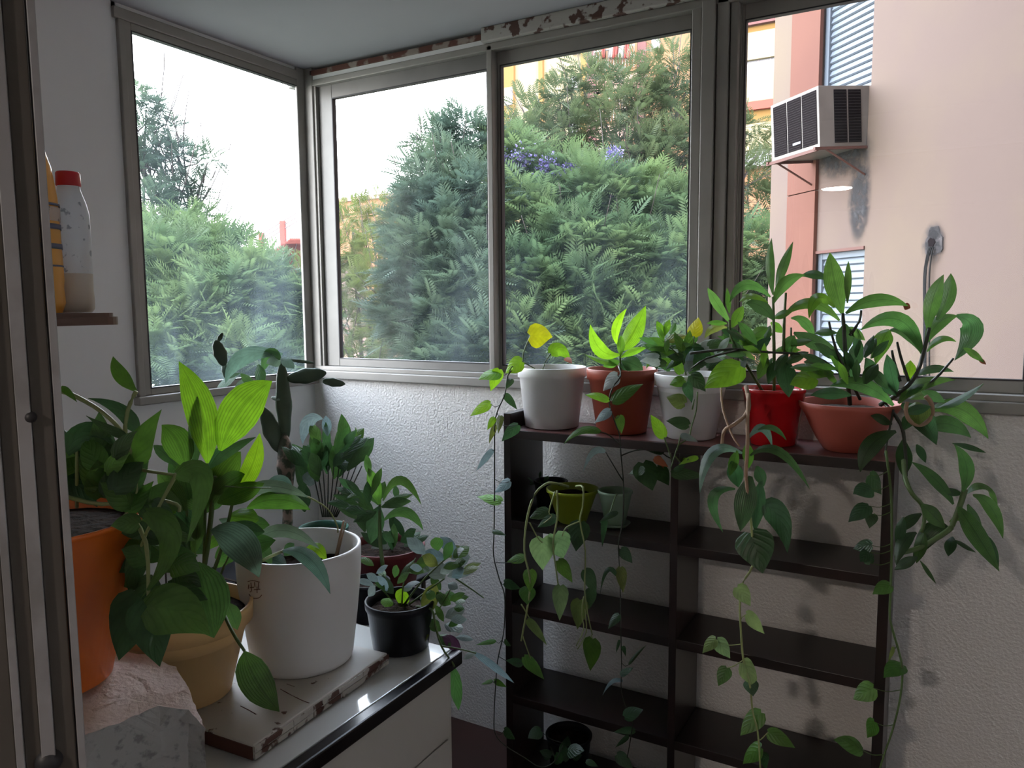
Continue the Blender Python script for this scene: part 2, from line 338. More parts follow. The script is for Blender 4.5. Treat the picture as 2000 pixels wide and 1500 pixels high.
w2 = win(2, 'x', .062, .850, 1.335, 2.430, .012, .068, .012, .052, .030, 'glass2', 'white-framed sliding window sash next to the corner')
win(3, 'x', .872, 1.556, 1.335, 2.430, .022, .012, .010, .045, .026, 'glass2', 'middle window looking onto the jacaranda', deep=.02)
win(4, 'x', 1.690, 2.450, 1.335, 2.430, .030, .012, .028, .045, .034, 'glass3', 'right window showing the pink wing')
bm = bmesh.new(); box(bm, .838, .846, -.003, .012, 1.80, 1.89, .003); part('sash_handle', bm, 'alud', w2)

# ------------------------------------------------------------------ door jamb (foreground left)
bm = bmesh.new()
def P2(x, t): p = at(x, 750, t); return p.x, p.y
# door_1: aluminium post with grooves, standing beside the camera
jr = at(119, 750, .70); jn = ray(119, 750); jn.z = 0; jn.normalize(); jn = -jn; jd = Vector((-jn.y, jn.x, 0))
if jd.dot(RT) > 0: jd = -jd
Mj = Matrix(((jd.x, jn.x, 0, jr.x), (jd.y, jn.y, 0, jr.y), (0, 0, 1, 0), (0, 0, 0, 1)))
door = thing('door_1', None, None, (jr.x, jr.y, 0)); door['kind'] = 'structure'; door['label'] = 'grooved aluminium sliding door post at the left edge'
def jbox(nm, m, *a, bev=.0008):
    bm = bmesh.new(); box(bm, *a, bev, 0, Mj); bmesh.ops.recalc_face_normals(bm, faces=bm.faces); return part(nm, bm, m, door)
u0 = 0
for nm, m, wd, hh in (('post_edge', 'jambl', .0068, .003), ('gasket', 'alud', .0016, -.006), ('post_groove', 'jamb', .0165, -.003), ('post_rib', 'jambl', .0115, .002), ('post_groove', 'jamb', .0130, -.003), ('post_rib', 'jambl', .0068, .002), ('post_face', 'jamb', .12, .0)):
    jbox(nm, m, u0, u0+wd-.0002, -.02, hh, 0, 2.32); u0 += wd
sp = on(60, 815, 'z', 1.5); v = at(60, 815, .675)
bm = bmesh.new(); bmesh.ops.create_uvsphere(bm, u_segments=12, v_segments=8, radius=.0052); d_ = ray(60, 815); bmesh.ops.translate(bm, verts=bm.verts, vec=CAM+d_*((jr-CAM).dot(jn)/d_.dot(jn))); part('screw', bm, 'alud', door, True)
bm = bmesh.new(); d_ = ray(95, 1492); q_ = CAM+d_*((jr+jn*.002-CAM).dot(jn)/d_.dot(jn)); bmesh.ops.create_uvsphere(bm, u_segments=16, v_segments=10, radius=.013); bmesh.ops.translate(bm, verts=bm.verts, vec=q_-jn*.0095); part('lock_hole', bm, 'alud', door, True)

# ------------------------------------------------------------------ kitchen ceiling lamp
lp = thing('ceiling_lamp', 'round white ceiling lamp in the kitchen, seen mirrored in the right window', 'lamp', (1.446, -4.147, 2.46))
bm = bmesh.new(); lathe(bm, [(0, 0), (.105, 0), (.112, .006), (.112, .012)], lp.location); part('diffuser', bm, 'lamp', lp, True)
bm = bmesh.new(); lathe(bm, [(.112, .0), (.122, .0), (.122, .04), (0, .04)], lp.location); part('lamp_ring', bm, 'lampf', lp, True)

# ------------------------------------------------------------------ outside: the wing of this building
Q = at(1700, 600, 6.0); SQ = math.sqrt(.5)
WD = Vector((-SQ, SQ, 0)); WN = Vector((-SQ, -SQ, 0))       # along the wall (away), out of the wall (towards us)
def wseat(x, y=600):   # pixel column -> distance along the wall plane
    d = ray(x, y); t = (Q-CAM).dot(WN)/d.dot(WN); return (CAM+d*t-Q).dot(WD)
def wz(x, y): d = ray(x, y); t = (Q-CAM).dot(WN)/d.dot(WN); return (CAM+d*t).z
MW = Matrix(((WD.x, WN.x, 0, Q.x), (WD.y, WN.y, 0, Q.y), (0, 0, 1, 0), (0, 0, 0, 1)))   # local: s along wall, n outwards, z
def WB(bm, s0, s1, n0, n1, z0, z1, bev=0, mi=0): box(bm, min(s0, s1), max(s0, s1), n0, n1, min(z0, z1), max(z0, z1), bev, mi, MW)
sL = wseat(1511, 300); sB0 = wseat(1546, 300); sB1 = wseat(1601, 300); sU0 = wseat(1604, 100); sU1 = wseat(1704, 100); sR = -5.6
wing = thing('apartment_wing', 'pink rendered wing of the apartment block beyond the right window', 'building', (Q.x, Q.y, -9))
zt_ac = wz(1660, 170); zl = wz(1632, 489)
bm = bmesh.new()
WB(bm, sR, sU1, -4, 0, -9, 14); WB(bm, sB0, sU0, -4, 0, -9, 14); WB(bm, sL, sB0, -4, .02, -9, 14)
WB(bm, sU1, sU0, -4, 0, zl, zt_ac-.05); WB(bm, sU1, sU0, -4, 0, zl-3.4, zl-1.6); WB(bm, sU1, sU0, -4, 0, zt_ac+1.6, 14)
WB(bm, sU1, sU0, -4, -.10, -9, 14)
bmesh.ops.recalc_face_normals(bm, faces=bm.faces); part('wall', bm, 'wing', wing)
bm = bmesh.new(); zj = wz(1570, 378)
WB(bm, sB0, sB1, 0, .035, zj+.004, 14, .002); WB(bm, sB0, sB1, 0, .035, -9, zj-.004, .002); part('pilaster_band', bm, 'wingt', wing)
def shutter(s0, s1, z0, z1, nsl):
    bm = bmesh.new(); a, b = min(s0, s1), max(s0, s1)
    WB(bm, a, a+.035, -.07, -.03, z0, z1, .003); WB(bm, b-.06, b, -.07, -.03, z0, z1, .003); WB(bm, a, b, -.07, -.035, z1-.05, z1, .003)
    fr = part('shutter_frame', bm, 'shutter', wing)
    bm = bmesh.new(); h = (z1-z0-.05)/nsl
    for i in range(nsl): 
        z = z0+i*h
        vs = [MW @ Vector(p) for p in ((a+.035, -.045, z+.01), (b-.06, -.045, z+.01), (b-.06, -.062, z+h-.004), (a+.035, -.062, z+h-.004), (a+.035, -.062, z), (b-.06, -.062, z))]
        q = [bm.verts.new(p) for p in vs]; bm.faces.new(q[:4]); bm.faces.new((q[4], q[5], q[1], q[0]))
    part('shutter_slats', bm, 'shutter', fr)
    bm = bmesh.new(); WB(bm, a, b, -.085, -.07, z0, z1); part('shutter_backing', bm, 'shutterd', fr)
shutter(sU0, sU1, zt_ac-.05, zt_ac+1.6, 30)
shutter(sU0, sU1, zl-1.6, zl-.015, 26)
bm = bmesh.new(); WB(bm, sU1, sU0, -.06, .012, zl-.015, zl+.01, .002); part('lintel', bm, 'rust', wing)
def soft_patch(bm, s, z, rs, rz, n=.004, seg=26, irr=.22, th=.006):
    vs = []; ph = random.uniform(0, 6)
    for layer in (0, n):
        ring = [];
        for k in range(seg):
            a = 2*PI*k/seg; f = 1+irr*math.sin(3*a+ph)*.6+irr*math.sin(7*a+2*ph)*.4
            ring.append(bm.verts.new(MW @ Vector((s+rs*f*math.cos(a), layer, z+rz*f*math.sin(a)))))
        vs.append(ring)
    bm.faces.new(vs[1])
    for k in range(seg): bm.faces.new((vs[0][k], vs[0][(k+1) % seg], vs[1][(k+1) % seg], vs[1][k]))
def stain_mat():
    m = bpy.data.materials.new('mould_stain'); m.use_nodes = True; n = m.node_tree; b = n.nodes['Principled BSDF']; o = n.nodes['Material Output']
    b.inputs['Base Color'].default_value = (.045, .042, .045, 1); b.inputs['Roughness'].default_value = .95
    uv = n.nodes.new('ShaderNodeUVMap'); uv.uv_map = 'UVMap'
    sub = n.nodes.new('ShaderNodeVectorMath'); sub.operation = 'SUBTRACT'; sub.inputs[1].default_value = (.5, .5, 0)
    ln = n.nodes.new('ShaderNodeVectorMath'); ln.operation = 'LENGTH'
    n.links.new(uv.outputs[0], sub.inputs[0]); n.links.new(sub.outputs[0], ln.inputs[0])
    r = n.nodes.new('ShaderNodeMapRange'); r.inputs[1].default_value = .5; r.inputs[2].default_value = .22; n.links.new(ln.outputs['Value'], r.inputs[0])
    t = n.nodes.new('ShaderNodeTexCoord'); x = n.nodes.new('ShaderNodeTexNoise'); x.inputs['Scale'].default_value = 11; x.inputs['Detail'].default_value = 8; x.inputs['Roughness'].default_value = .75
    n.links.new(t.outputs['Object'], x.inputs['Vector'])
    r2 = n.nodes.new('ShaderNodeMapRange'); r2.inputs[1].default_value = .36; r2.inputs[2].default_value = .56; n.links.new(x.outputs[0], r2.inputs[0])
    mu = n.nodes.new('ShaderNodeMath'); mu.operation = 'MULTIPLY'; n.links.new(r.outputs[0], mu.inputs[0]); n.links.new(r2.outputs[0], mu.inputs[1])
    tr = n.nodes.new('ShaderNodeBsdfTransparent'); ms = n.nodes.new('ShaderNodeMixShader')
    n.links.new(mu.outputs[0], ms.inputs[0]); n.links.new(tr.outputs[0], ms.inputs[1]); n.links.new(b.outputs[0], ms.inputs[2]); n.links.new(ms.outputs[0], o.inputs[0])
    return m
STM = stain_mat()
def stain(s0, s1, z0, z1, n=.006):
    bm = bmesh.new(); uvl = bm.loops.layers.uv.new('UVMap')
    f = bm.faces.new([bm.verts.new(MW @ Vector(p)) for p in ((s0, n, z0), (s1, n, z0), (s1, n, z1), (s0, n, z1))])
    for l, q in zip(f.loops, ((0, 0), (1, 0), (1, 1), (0, 1))): l[uvl].uv = q
    part('stain', bm, STM, wing)
stain(wseat(1655, 380), wseat(1705, 380), wz(1680, 480), wz(1680, 280))
stain(wseat(1662, 380), wseat(1698, 380), wz(1680, 470), wz(1680, 340), .008)
stain(wseat(1590, 290), wseat(1710, 290), wz(1650, 350), wz(1650, 255), .010)
stain(wseat(1800, 480), wseat(1850, 480), wz(1825, 520), wz(1825, 430), .012)
bm = bmesh.new(); soft_patch(bm, wseat(1826, 470), wz(1826, 472), .075, .10, .012); part('cement_patch', bm, 'patch', wing)
bm = bmesh.new(); soft_patch(bm, wseat(1822, 480), wz(1826, 474), .030, .035, .016); part('wall_hole', bm, 'acdark', wing)
cb = thing('cable_bundle', 'black cables running down the pink wing from a patched hole', 'cable', tuple(MW @ Vector((wseat(1813, 600), 0, wz(1813, 720)))))
for x0, x1 in ((1822, 1811), (1824, 1813), (1827, 1815), (1830, 1822)):
    bm = bmesh.new(); tube(bm, [MW @ Vector((wseat(px, py), .03, wz(px, py))) for px, py in ((x0, 482), ((x0+x1)/2, 500), (x1, 540), (x1, 620), (x1, 760))], .0045); part('cable', bm, 'cable', cb, True)

# air conditioner in the window opening of the wing
aT = wz(1700, 166); aB = wz(1692, 285)
pA = MW.inverted() @ at(1543, 300, 1); 
ac = thing('air_conditioner', 'beige window air conditioner on a rusty bracket, jutting from the pink wing', 'air conditioner', tuple(MW @ Vector((sU1+.33, .25, aB))))
s0, s1 = sU1+.02, sU1+.64; DN = .43
tilt = Matrix.Translation(Vector((0, 0, aB))) @ Matrix.Rotation(math.radians(-4), 4, 'X') @ Matrix.Translation(Vector((0, 0, -aB)))
def AB(nm, m, *a, bev=.004):
    bm = bmesh.new(); box(bm, a[0], a[1], a[2], a[3], a[4], a[5], bev, 0, MW @ tilt); bmesh.ops.recalc_face_normals(bm, faces=bm.faces); return part(nm, bm, m, ac)
AH = aT-aB
AB('housing', 'acbody', s0, s1, -.1, DN, aB, aT)
gb = bmesh.new(); gr = bmesh.new()
for k in range(3):
    a = s0+.025+k*(s1-s0-.05)/3; b = a+(s1-s0-.05)/3-.015
    box(gb, a, b, DN, DN+.004, aB+.03, aT-.025, 0, 0, MW @ tilt)
    for j in range(22): z = aB+.035+j*(AH-.06)/22; box(gr, a, b, DN+.004, DN+.007, z, z+.0022, 0, 0, MW @ tilt)
part('rear_grille', gb, 'acdark', ac); part('grille_wires', gr, 'grillew', ac)
gb = bmesh.new(); gr = bmesh.new()
for k in range(2):
    a = .05+k*.13; b = a+.115
    box(gb, s0-.003, s0, a, b, aB+.03, aT-.03, 0, 0, MW @ tilt)
    for j in range(18): z = aB+.035+j*(AH-.065)/18; box(gr, s0-.007, s0-.003, a, b, z, z+.004, 0, 0, MW @ tilt)
part('side_grille', gb, 'acdark', ac); part('side_louvres', gr, 'grillew', ac)
bm = bmesh.new(); box(bm, s0+.22, s0+.32, DN+.008, DN+.012, aB+.07, aB+.09, .002, 0, MW @ tilt); part('name_plate', bm, 'bwin', ac)
bm = bmesh.new()
for s in (s0-.01, s1-.01):
    box(bm, s, s+.025, 0, DN+.05, aB-.02, aB, 0, 0, MW @ tilt)
    tube(bm, [MW @ Vector((s+.01, DN-.05, aB-.04)), MW @ Vector((s+.01, 0.01, aB-.22))], .008)
box(bm, s0-.01, s1+.03, DN+.02, DN+.04, aB-.03, aB-.008, 0, 0, MW @ tilt)
part('bracket', bm, 'rust', ac)

# the block above our own balcony (unseen; sized to throw the evening shade on the trees)
own = thing('shading_apartment_block', 'unseen upper floors of the apartment block, sized to shade the trees', 'building', (6, -6, 2.65))
bm = bmesh.new(); box(bm, -.1, 20, -14, .1, 2.65, 14.5); box(bm, 4.45, 20, -14, .1, -9, 2.65); box(bm, -.1, 20, -14, -6.25, -9, 2.65); box(bm, -.1, 4.45, -6.25, .1, -9, -.13); part('wall', bm, 'wing', own)
struct('ground', B(-120, 80, -60, 140, -9.3, -9), 'ground')

# ------------------------------------------------------------------ far buildings
DY = 46.0
def FX(x, y=200): return on(x, y, 'y', DY).x
def FZ(x, y): return on(x, y, 'y', DY).z
fb = thing('far_apartment_tower', 'tall yellow and orange apartment tower in evening sun behind the jacaranda', 'building', (FX(1200), DY, -9))
def fbox(nm, m, x0, x1, y0, y1, n0, n1, lab=None, par=None):
    xm = (x0+x1)/2; z1, z0 = FZ(xm, y0), FZ(xm, y1)
    o = part(nm, B(FX(x0), FX(x1), DY-n0, DY+n1, z0, z1), m, par or fb); return o
bm = bmesh.new(); box(bm, FX(979), FX(1263), DY, DY+12, -9, 30); part('wall', bm, 'byellow', fb)
bm = bmesh.new(); box(bm, FX(1263), 45, DY-.1, DY+12, -9, 30); part('wall', bm, 'borange', fb)
for x0, x1, m in ((979, 988, 'borange'), (988, 1007, 'bgold'), (1055, 1063, 'bgold'), (1137, 1149, 'bgold'), (1149, 1166, 'bmauve'), (1247, 1263, 'bmauve')):
    part('facade_strip', B(FX(x0), FX(x1), DY-.25, DY+.1, -9, 30), m, fb)
for (x0, x1, y0, y1) in ((990, 1005, 92, 112), (990, 1005, 173, 207), (990, 1005, 260, 290), (1119, 1136, 92, 106), (1119, 1130, 152, 176), (1275, 1289, 78, 97), (1119, 1130, 230, 260), (1275, 1289, 160, 180), (1275, 1289, 250, 270)):
    f_ = fbox('window', 'bwin', x0, x1, y0, y1, .35, 0)
    fbox('pane', 'bglass', x0+3, x1-2, y0+3, y1-2, .37, 0, None, f_)
for (y0, y1) in ((80, 145), (175, 240), (270, 330)):
    fbox('balcony_opening', 'bpale', 1168, 1246, y0-25, y0+5, .2, 0)
    r_ = fbox('balcony_recess', 'borange', 1168, 1246, y0, y1, .2, 0)
    bm = bmesh.new()
    for k in range(15): xx = FX(1168+k*5.5); box(bm, xx-.02, xx+.02, DY-.72, DY-.68, FZ(1200, y1), FZ(1200, y0+22))
    box(bm, FX(1168), FX(1246), DY-.74, DY-.66, FZ(1200, y0+22)-.05, FZ(1200, y0+22)+.05); part('railing', bm, 'clothw', fb)
for k, (x, m) in enumerate(((1190, 'cloth'), (1205, 'clothw'), (1213, 'cloth'), (1224, 'clothw'), (1236, 'cloth'))):
    bm = bmesh.new(); xa, xb = FX(x-4), FX(x+4); n = 6
    rows = [[bm.verts.new((xa+(xb-xa)*i/n, DY-1.0+.08*math.sin(i*2+k)*(j+.3), FZ(x, 88)-j*.28)) for i in range(n+1)] for j in range(5)]
    for j in range(4):
        for i in range(n): bm.faces.new((rows[j][i], rows[j][i+1], rows[j+1][i+1], rows[j+1][i]))
    o = obj('hanging_laundry', bm, m, None, True); so = o.modifiers.new('thick', 'SOLIDIFY'); so.thickness = .03
    tag(o, ('red' if m == 'cloth' else 'white')+' cloth on the tower balcony line, %s in the row' % ['first from the left', 'second from the left', 'in the middle', 'second from the right', 'rightmost'][k], 'laundry', 'laundry on the far balcony')
# balcony bands seen left of the wing
for (y0, y1, m, nm) in ((0, 50, 'byellow', 'parapet'), (50, 62, 'bmauve', 'slab_edge'), (62, 76, 'bgold', 'window_band'), (76, 128, 'byellow', 'parapet'), (128, 158, 'bwin', 'window_band'), (158, 208, 'byellow', 'parapet'), (208, 224, 'bbrick', 'slab_edge'), (224, 250, 'bgold', 'window_band'), (250, 300, 'byellow', 'parapet'), (300, 330, 'bwin', 'window_band')):
    z1, z0 = FZ(1472, y0), FZ(1472, y1); n = {'parapet': 1.2, 'slab_edge': 1.25, 'window_band': .9}[nm]
    o = part(nm, B(FX(1400, 100), FX(1640, 100), DY-n, DY, z0, z1), m, fb)
    if m == 'bwin':
        bm = bmesh.new()
        for k in range(14): xx = FX(1440+k*24, 100); box(bm, xx-.05, xx+.05, DY-n-.05, DY-n, z0, z1)
        box(bm, FX(1400, 100), FX(1640, 100), DY-n-.05, DY-n-.001, z0, z0+.08); part('window_bars', bm, 'bglass', o)
# long low building behind window 2
lb = thing('long_low_building', 'long low sunlit building with a level roof edge beyond the yellow-green tree', 'building', (*on(740, 480, 'y', 60).xy, -9))
a = on(615, 400, 'y', 60); b = on(950, 372, 'y', 60)
bm = bmesh.new(); box(bm, a.x, b.x, 60, 72, -9, (a.z+b.z)/2+.1); part('wall', bm, 'borange', lb)
bm = bmesh.new(); box(bm, a.x-.3, b.x+.3, 59.7, 72, (a.z+b.z)/2+.1, (a.z+b.z)/2+.5); part('roof_edge', bm, 'bpale', lb)
# red stair house at left
Rt = 40
rh = thing('brick_stair_house', 'brick red rooftop with an outside stair, seen right in the left window', 'building', tuple(at(545, 520, Rt))[:2]+(-9,))
lx = (at(620, 500, Rt)-at(500, 500, Rt)).normalized(); lx.z = 0; lx.normalize(); ly = Vector((-lx.y, lx.x, 0)); O_ = at(505, 470, Rt)
MR = Matrix(((lx.x, ly.x, 0, O_.x), (lx.y, ly.y, 0, O_.y), (0, 0, 1, O_.z), (0, 0, 0, 1)))
bm = bmesh.new(); k_ = Rt/F
for i in range(16): box(bm, i*4*k_, 130*k_, 0, 3, (-30+0*i)*k_-8, (-35+i*2.6)*k_, 0, 0, MR)
part('stair_flight', bm, 'bbrick', rh)
bm = bmesh.new(); box(bm, -130*k_, 150*k_, .8, 8, -12, -40*k_, 0, 0, MR); part('wall', bm, 'bpale', rh)
bm = bmesh.new(); box(bm, 0, 8*k_, 0, .4, -25*k_, 15*k_, 0, 0, MR); box(bm, 42*k_, 51*k_, 0, .4, -25*k_, 38*k_, 0, 0, MR); part('stair_post', bm, 'bbrick', rh)
bm = bmesh.new()
for o_ in (0, 8, 16): tube(bm, [MR @ Vector((2*k_, .2, (-4+o_)*k_)), MR @ Vector((75*k_, .2, (38+o_)*k_))], .04)
for i in range(6): tube(bm, [MR @ Vector(((8+i*8)*k_, .2, (-20+i*5)*k_)), MR @ Vector(((8+i*8)*k_, .2, (10+i*5)*k_))], .03)
part('handrail', bm, 'metal', rh)
bm = bmesh.new(); box(bm, 44*k_, 52*k_, -.3, .2, -62*k_, -30*k_, 0, 0, MR); box(bm, 30*k_, 34*k_, .6, .9, -62*k_, -20*k_, 0, 0, MR); part('window', bm, 'bglass', rh)
an = thing('rooftop_antenna', 'spindly metal antenna frame against the white sky in the left window', 'antenna', tuple(at(495, 470, Rt)))
bm = bmesh.new()
for pts in (((468, 425), (468, 460)), ((493, 420), (493, 470)), ((468, 424), (532, 426)), ((480, 430), (524, 418)), ((505, 420), (510, 450)), ((470, 452), (515, 450)), ((500, 416), (560, 400)), ((478, 420), (508, 430))):
    tube(bm, [at(*p, Rt) for p in pts], .025)
part('antenna_rods', bm, 'metal', an)
ph_ = thing('pale_house', 'pale pink house wall low behind the trees in the second window', 'building', tuple(at(730, 690, 24))[:2]+(-9,))
p_ = at(735, 655, 24); bm = bmesh.new(); box(bm, p_.x-3, p_.x+2.2, p_.y, p_.y+5, -9, p_.z+.3); part('wall', bm, 'bpale', ph_)
bm = bmesh.new(); box(bm, p_.x-3.2, p_.x+2.4, p_.y-.2, p_.y+5.2, p_.z+.3, p_.z+.5); part('roof_edge', bm, 'wing', ph_)

# ------------------------------------------------------------------ trees
def frond_template(np_=8, L=1.0, wid=.30):
    """compound leaf along +x, leaflets in the xy plane (rachis drooping in z)"""
    V = []; Fc = []
    def q(a, b, c, d): i = len(V); V.extend([a, b, c, d]); Fc.append((i, i+1, i+2, i+3))
    def zc(x): return -.22*x*x
    q((0, -.012, 0), (1, -.003, zc(1)), (1, .003, zc(1)), (0, .012, 0))
    for k in range(np_):
        x = .12+.86*k/np_; l = wid*math.sin(PI*(.18+.78*k/np_))**.7
        for s in (-1, 1):
            tx = x+l*.75; ty = s*l*.85; z = zc(x); zt = zc(x)-.06*l
            q((x, 0, z), (x+l*.22, ty*.5, z), (tx, ty, zt), (x+l*.48, ty*.38, z))
    return np.array(V, float), np.array(Fc, int)
TV, TF = frond_template()
def fronds(name, lobes, m, parent, n_per, size, seed=0, flat=.75, mx=.62):
    r = np.random.default_rng(seed); Ps = []; Ds = []
    for (px, py, rp, t) in lobes:
        c = np.array(at(px, py, t)); rad = rp*t/F; n = int(1.5*n_per*(rp/80)**2)+8
        d = r.normal(size=(n*2, 3)); d /= np.linalg.norm(d, axis=1)[:, None]; d = d[d[:, 2] > -.75][:n]
        rr = rad*(r.uniform(.35, 1.0, len(d))**.5)
        lump = 1+.22*np.sin(d[:, 0]*7+px)*np.cos(d[:, 1]*6+py)+.15*np.sin(d[:, 2]*9)
        P = c+d*(rr*lump)[:, None]*np.array([1, 1, flat]); Ps.append(P); dd = d*np.array([1, 1, .55])+np.array([0, 0, .05])+r.normal(size=d.shape)*.38; Ds.append(dd)
    P = np.concatenate(Ps); D = np.concatenate(Ds); D /= np.linalg.norm(D, axis=1)[:, None]
    up = np.array([0, 0, 1.0])+r.normal(size=D.shape)*.35; Yv = np.cross(up, D); Yv /= np.linalg.norm(Yv, axis=1)[:, None]; Z = np.cross(D, Yv)
    s = .82*size*r.uniform(.7, 1.3, len(P))
    X = P[:, None, :]+s[:, None, None]*(TV[None, :, 0:1]*D[:, None, :]+TV[None, :, 1:2]*Yv[:, None, :]+TV[None, :, 2:3]*Z[:, None, :])
    n, k = len(P), len(TV); base = np.array(parent.location)
    co = (X.reshape(-1, 3)-base).astype(np.float32); fc = (TF[None]+(np.arange(n)*k)[:, None, None]).reshape(-1, 4)
    me = bpy.data.meshes.new(name); me.vertices.add(len(co)); me.vertices.foreach_set('co', co.ravel())
    me.loops.add(fc.size); me.loops.foreach_set('vertex_index', fc.ravel().astype(np.int32))
    me.polygons.add(len(fc)); me.polygons.foreach_set('loop_start', (np.arange(len(fc))*4).astype(np.int32)); me.update(calc_edges=True)
    return link(name, me, m, parent)
def limbs(lobes, base, parent, r0=.16, seed=1, push=.95):
    random.seed(seed); bm = bmesh.new(); fork = Vector(base)+(at(lobes[0][0], lobes[0][1], lobes[0][3])-Vector(base))*.0
    cs = [at(l[0], l[1], l[3]+l[2]*l[3]/F*push) for l in lobes]; cen = sum(cs, Vector())/len(cs); fork = Vector((cen.x*.6+base[0]*.4, cen.y*.6+base[1]*.4, cen.z-3.2))
    tube(bm, [Vector(base), Vector(base).lerp(fork, .5)+Vector((.2, .1, 0)), fork], r0, 8, .7)
    for c in cs:
        m1 = fork.lerp(c, .45)+Vector([random.uniform(-.5, .5) for _ in range(3)]); tube(bm, [fork, m1, c], r0*.42, 6, .25)
        for _ in range(7):
            e = c+Vector([random.gauss(0, .55) for _ in range(3)]); m2 = m1.lerp(e, .6)+Vector([random.uniform(-.15, .15) for _ in range(3)])
            tube(bm, [m1.lerp(c, random.uniform(.2, 1)), m2, e], r0*.13, 4, .3)
    return part('trunk', bm, 'trunk', parent, True)
def tree(name, label, lobes, mt, n_per, size, seed, r0=.16, group='trees outside the windows', flat=.75):
    c = at(lobes[0][0], lobes[0][1], lobes[0][3]); cs = [at(l[0], l[1], l[3]) for l in lobes]; cen = sum(cs, Vector())/len(cs)
    t = thing(name, label, 'tree', (cen.x, cen.y, -9), group)
    fronds('foliage', lobes, mt, t, n_per, size, seed, flat); limbs(lobes, t.location, t, r0, seed, .35 if r0 in (.12, .161) else 1.0); return t
TM = {'a': tree_mat('jacaranda_green', (.066, .108, .052), (.115, .162, .062), .45), 'b': tree_mat('blue_green_fronds', (.060, .092, .066), (.088, .124, .070), .38),
      'y': tree_mat('yellow_green_fronds', (.078, .108, .028), (.115, .135, .036), .45), 'o': tree_mat('olive_fronds', (.058, .080, .038), (.086, .106, .044), .4)}
tree('jacaranda_tree', 'broad green tree filling the lower half of the left window', [(330, 560, 105, 10), (430, 520, 80, 11), (500, 580, 90, 10), (400, 650, 120, 9.5), (300, 480, 55, 11), (545, 640, 80, 10), (330, 720, 110, 9), (460, 740, 110, 9), (230, 620, 110, 10), (560, 740, 80, 9.5), (370, 470, 60, 11.5), (450, 610, 90, 9.6)], TM['a'], 430, .42, 11, .09)
tree('feathery_tree', 'tall feathery tree rising at the left side of the left window', [(250, 200, 48, 13), (285, 215, 32, 13), (270, 265, 50, 13), (310, 300, 42, 13), (360, 315, 34, 13), (405, 318, 22, 13), (290, 345, 50, 13), (345, 375, 40, 13), (290, 400, 55, 12.5), (200, 300, 80, 13.5), (385, 385, 20, 13), (325, 250, 24, 13)], TM['b'], 300, .36, 12, .12, flat=.5)
tree('pale_tree', 'yellow-green airy tree left in the second window', [(690, 440, 58, 17), (750, 430, 55, 17), (660, 500, 50, 16), (740, 510, 70, 16), (700, 580, 70, 15), (660, 640, 55, 15), (780, 590, 50, 15), (760, 660, 50, 14), (800, 690, 60, 13), (620, 560, 60, 16), (700, 700, 40, 14)], TM['y'], 260, .42, 13, .12)
tree('dusky_tree', 'tall blue-green tree on the right half of the second window', [(850, 285, 38, 12), (905, 265, 42, 12), (935, 300, 50, 12), (870, 340, 62, 11.5), (835, 385, 50, 11), (915, 400, 80, 11), (820, 450, 60, 11), (880, 480, 85, 10.5), (830, 540, 80, 10.5), (930, 560, 90, 10), (870, 630, 95, 10), (950, 680, 90, 9.5), (800, 620, 50, 10.5), (820, 340, 26, 12), (880, 710, 80, 9.5)], TM['b'], 400, .42, 14, .09)
jt = tree('jacaranda_tree', 'large jacaranda with lilac blossoms filling the middle window', [(1010, 330, 60, 12), (1080, 370, 70, 12), (1150, 400, 90, 11.5), (1240, 420, 90, 11.5), (1330, 430, 80, 11.5), (1020, 440, 80, 11), (1110, 490, 90, 10.5), (1210, 520, 95, 10.5), (1310, 530, 90, 10.5), (1030, 560, 80, 10), (1130, 600, 100, 10), (1240, 630, 95, 10), (1340, 630, 80, 10), (1040, 680, 90, 9.5), (1160, 700, 100, 9.5), (1280, 720, 100, 9.5), (1400, 560, 70, 10.5), (1450, 500, 60, 10.5), (1460, 590, 70, 10.5), (1440, 680, 80, 10)], TM['a'], 400, .44, 15, .1)
tree('jacaranda_tree', 'higher jacaranda crown against the orange tower', [(1050, 235, 55, 15), (1100, 200, 50, 15), (1160, 180, 62, 15), (1230, 175, 60, 15), (1300, 130, 48, 15), (1340, 180, 55, 15), (1290, 215, 62, 15), (1200, 250, 80, 14.5), (1110, 280, 70, 14.5), (1040, 290, 60, 14), (1290, 300, 66, 14), (1350, 290, 60, 14), (1220, 330, 80, 14), (1340, 370, 60, 14), (1400, 250, 50, 15), (1460, 260, 36, 15), (1480, 300, 40, 15), (1450, 350, 50, 14), (1480, 420, 60, 14), (1000, 270, 40, 14)], TM['o'], 190, .45, 16, .161)
# lilac flower clusters on the jacaranda
random.seed(5)
for (px, py, rp) in ((1020, 308, 17), (982, 318, 14), (1068, 325, 16), (1062, 345, 12), (1112, 328, 12), (1090, 342, 11), (1200, 300, 10), (1190, 378, 9)):
    bm = bmesh.new(); c = at(px, py, 11.4); rr = rp*1.3*11.4/F
    for _ in range(170):
        d = Vector([random.gauss(0, .5) for _ in range(3)])*rr; q = .028
        v = [bm.verts.new(c+d+Vector([random.uniform(-q, q) for _ in range(3)])) for _ in range(4)]; bm.faces.new(v)
    part('blossoms', bm, 'petal', jt)
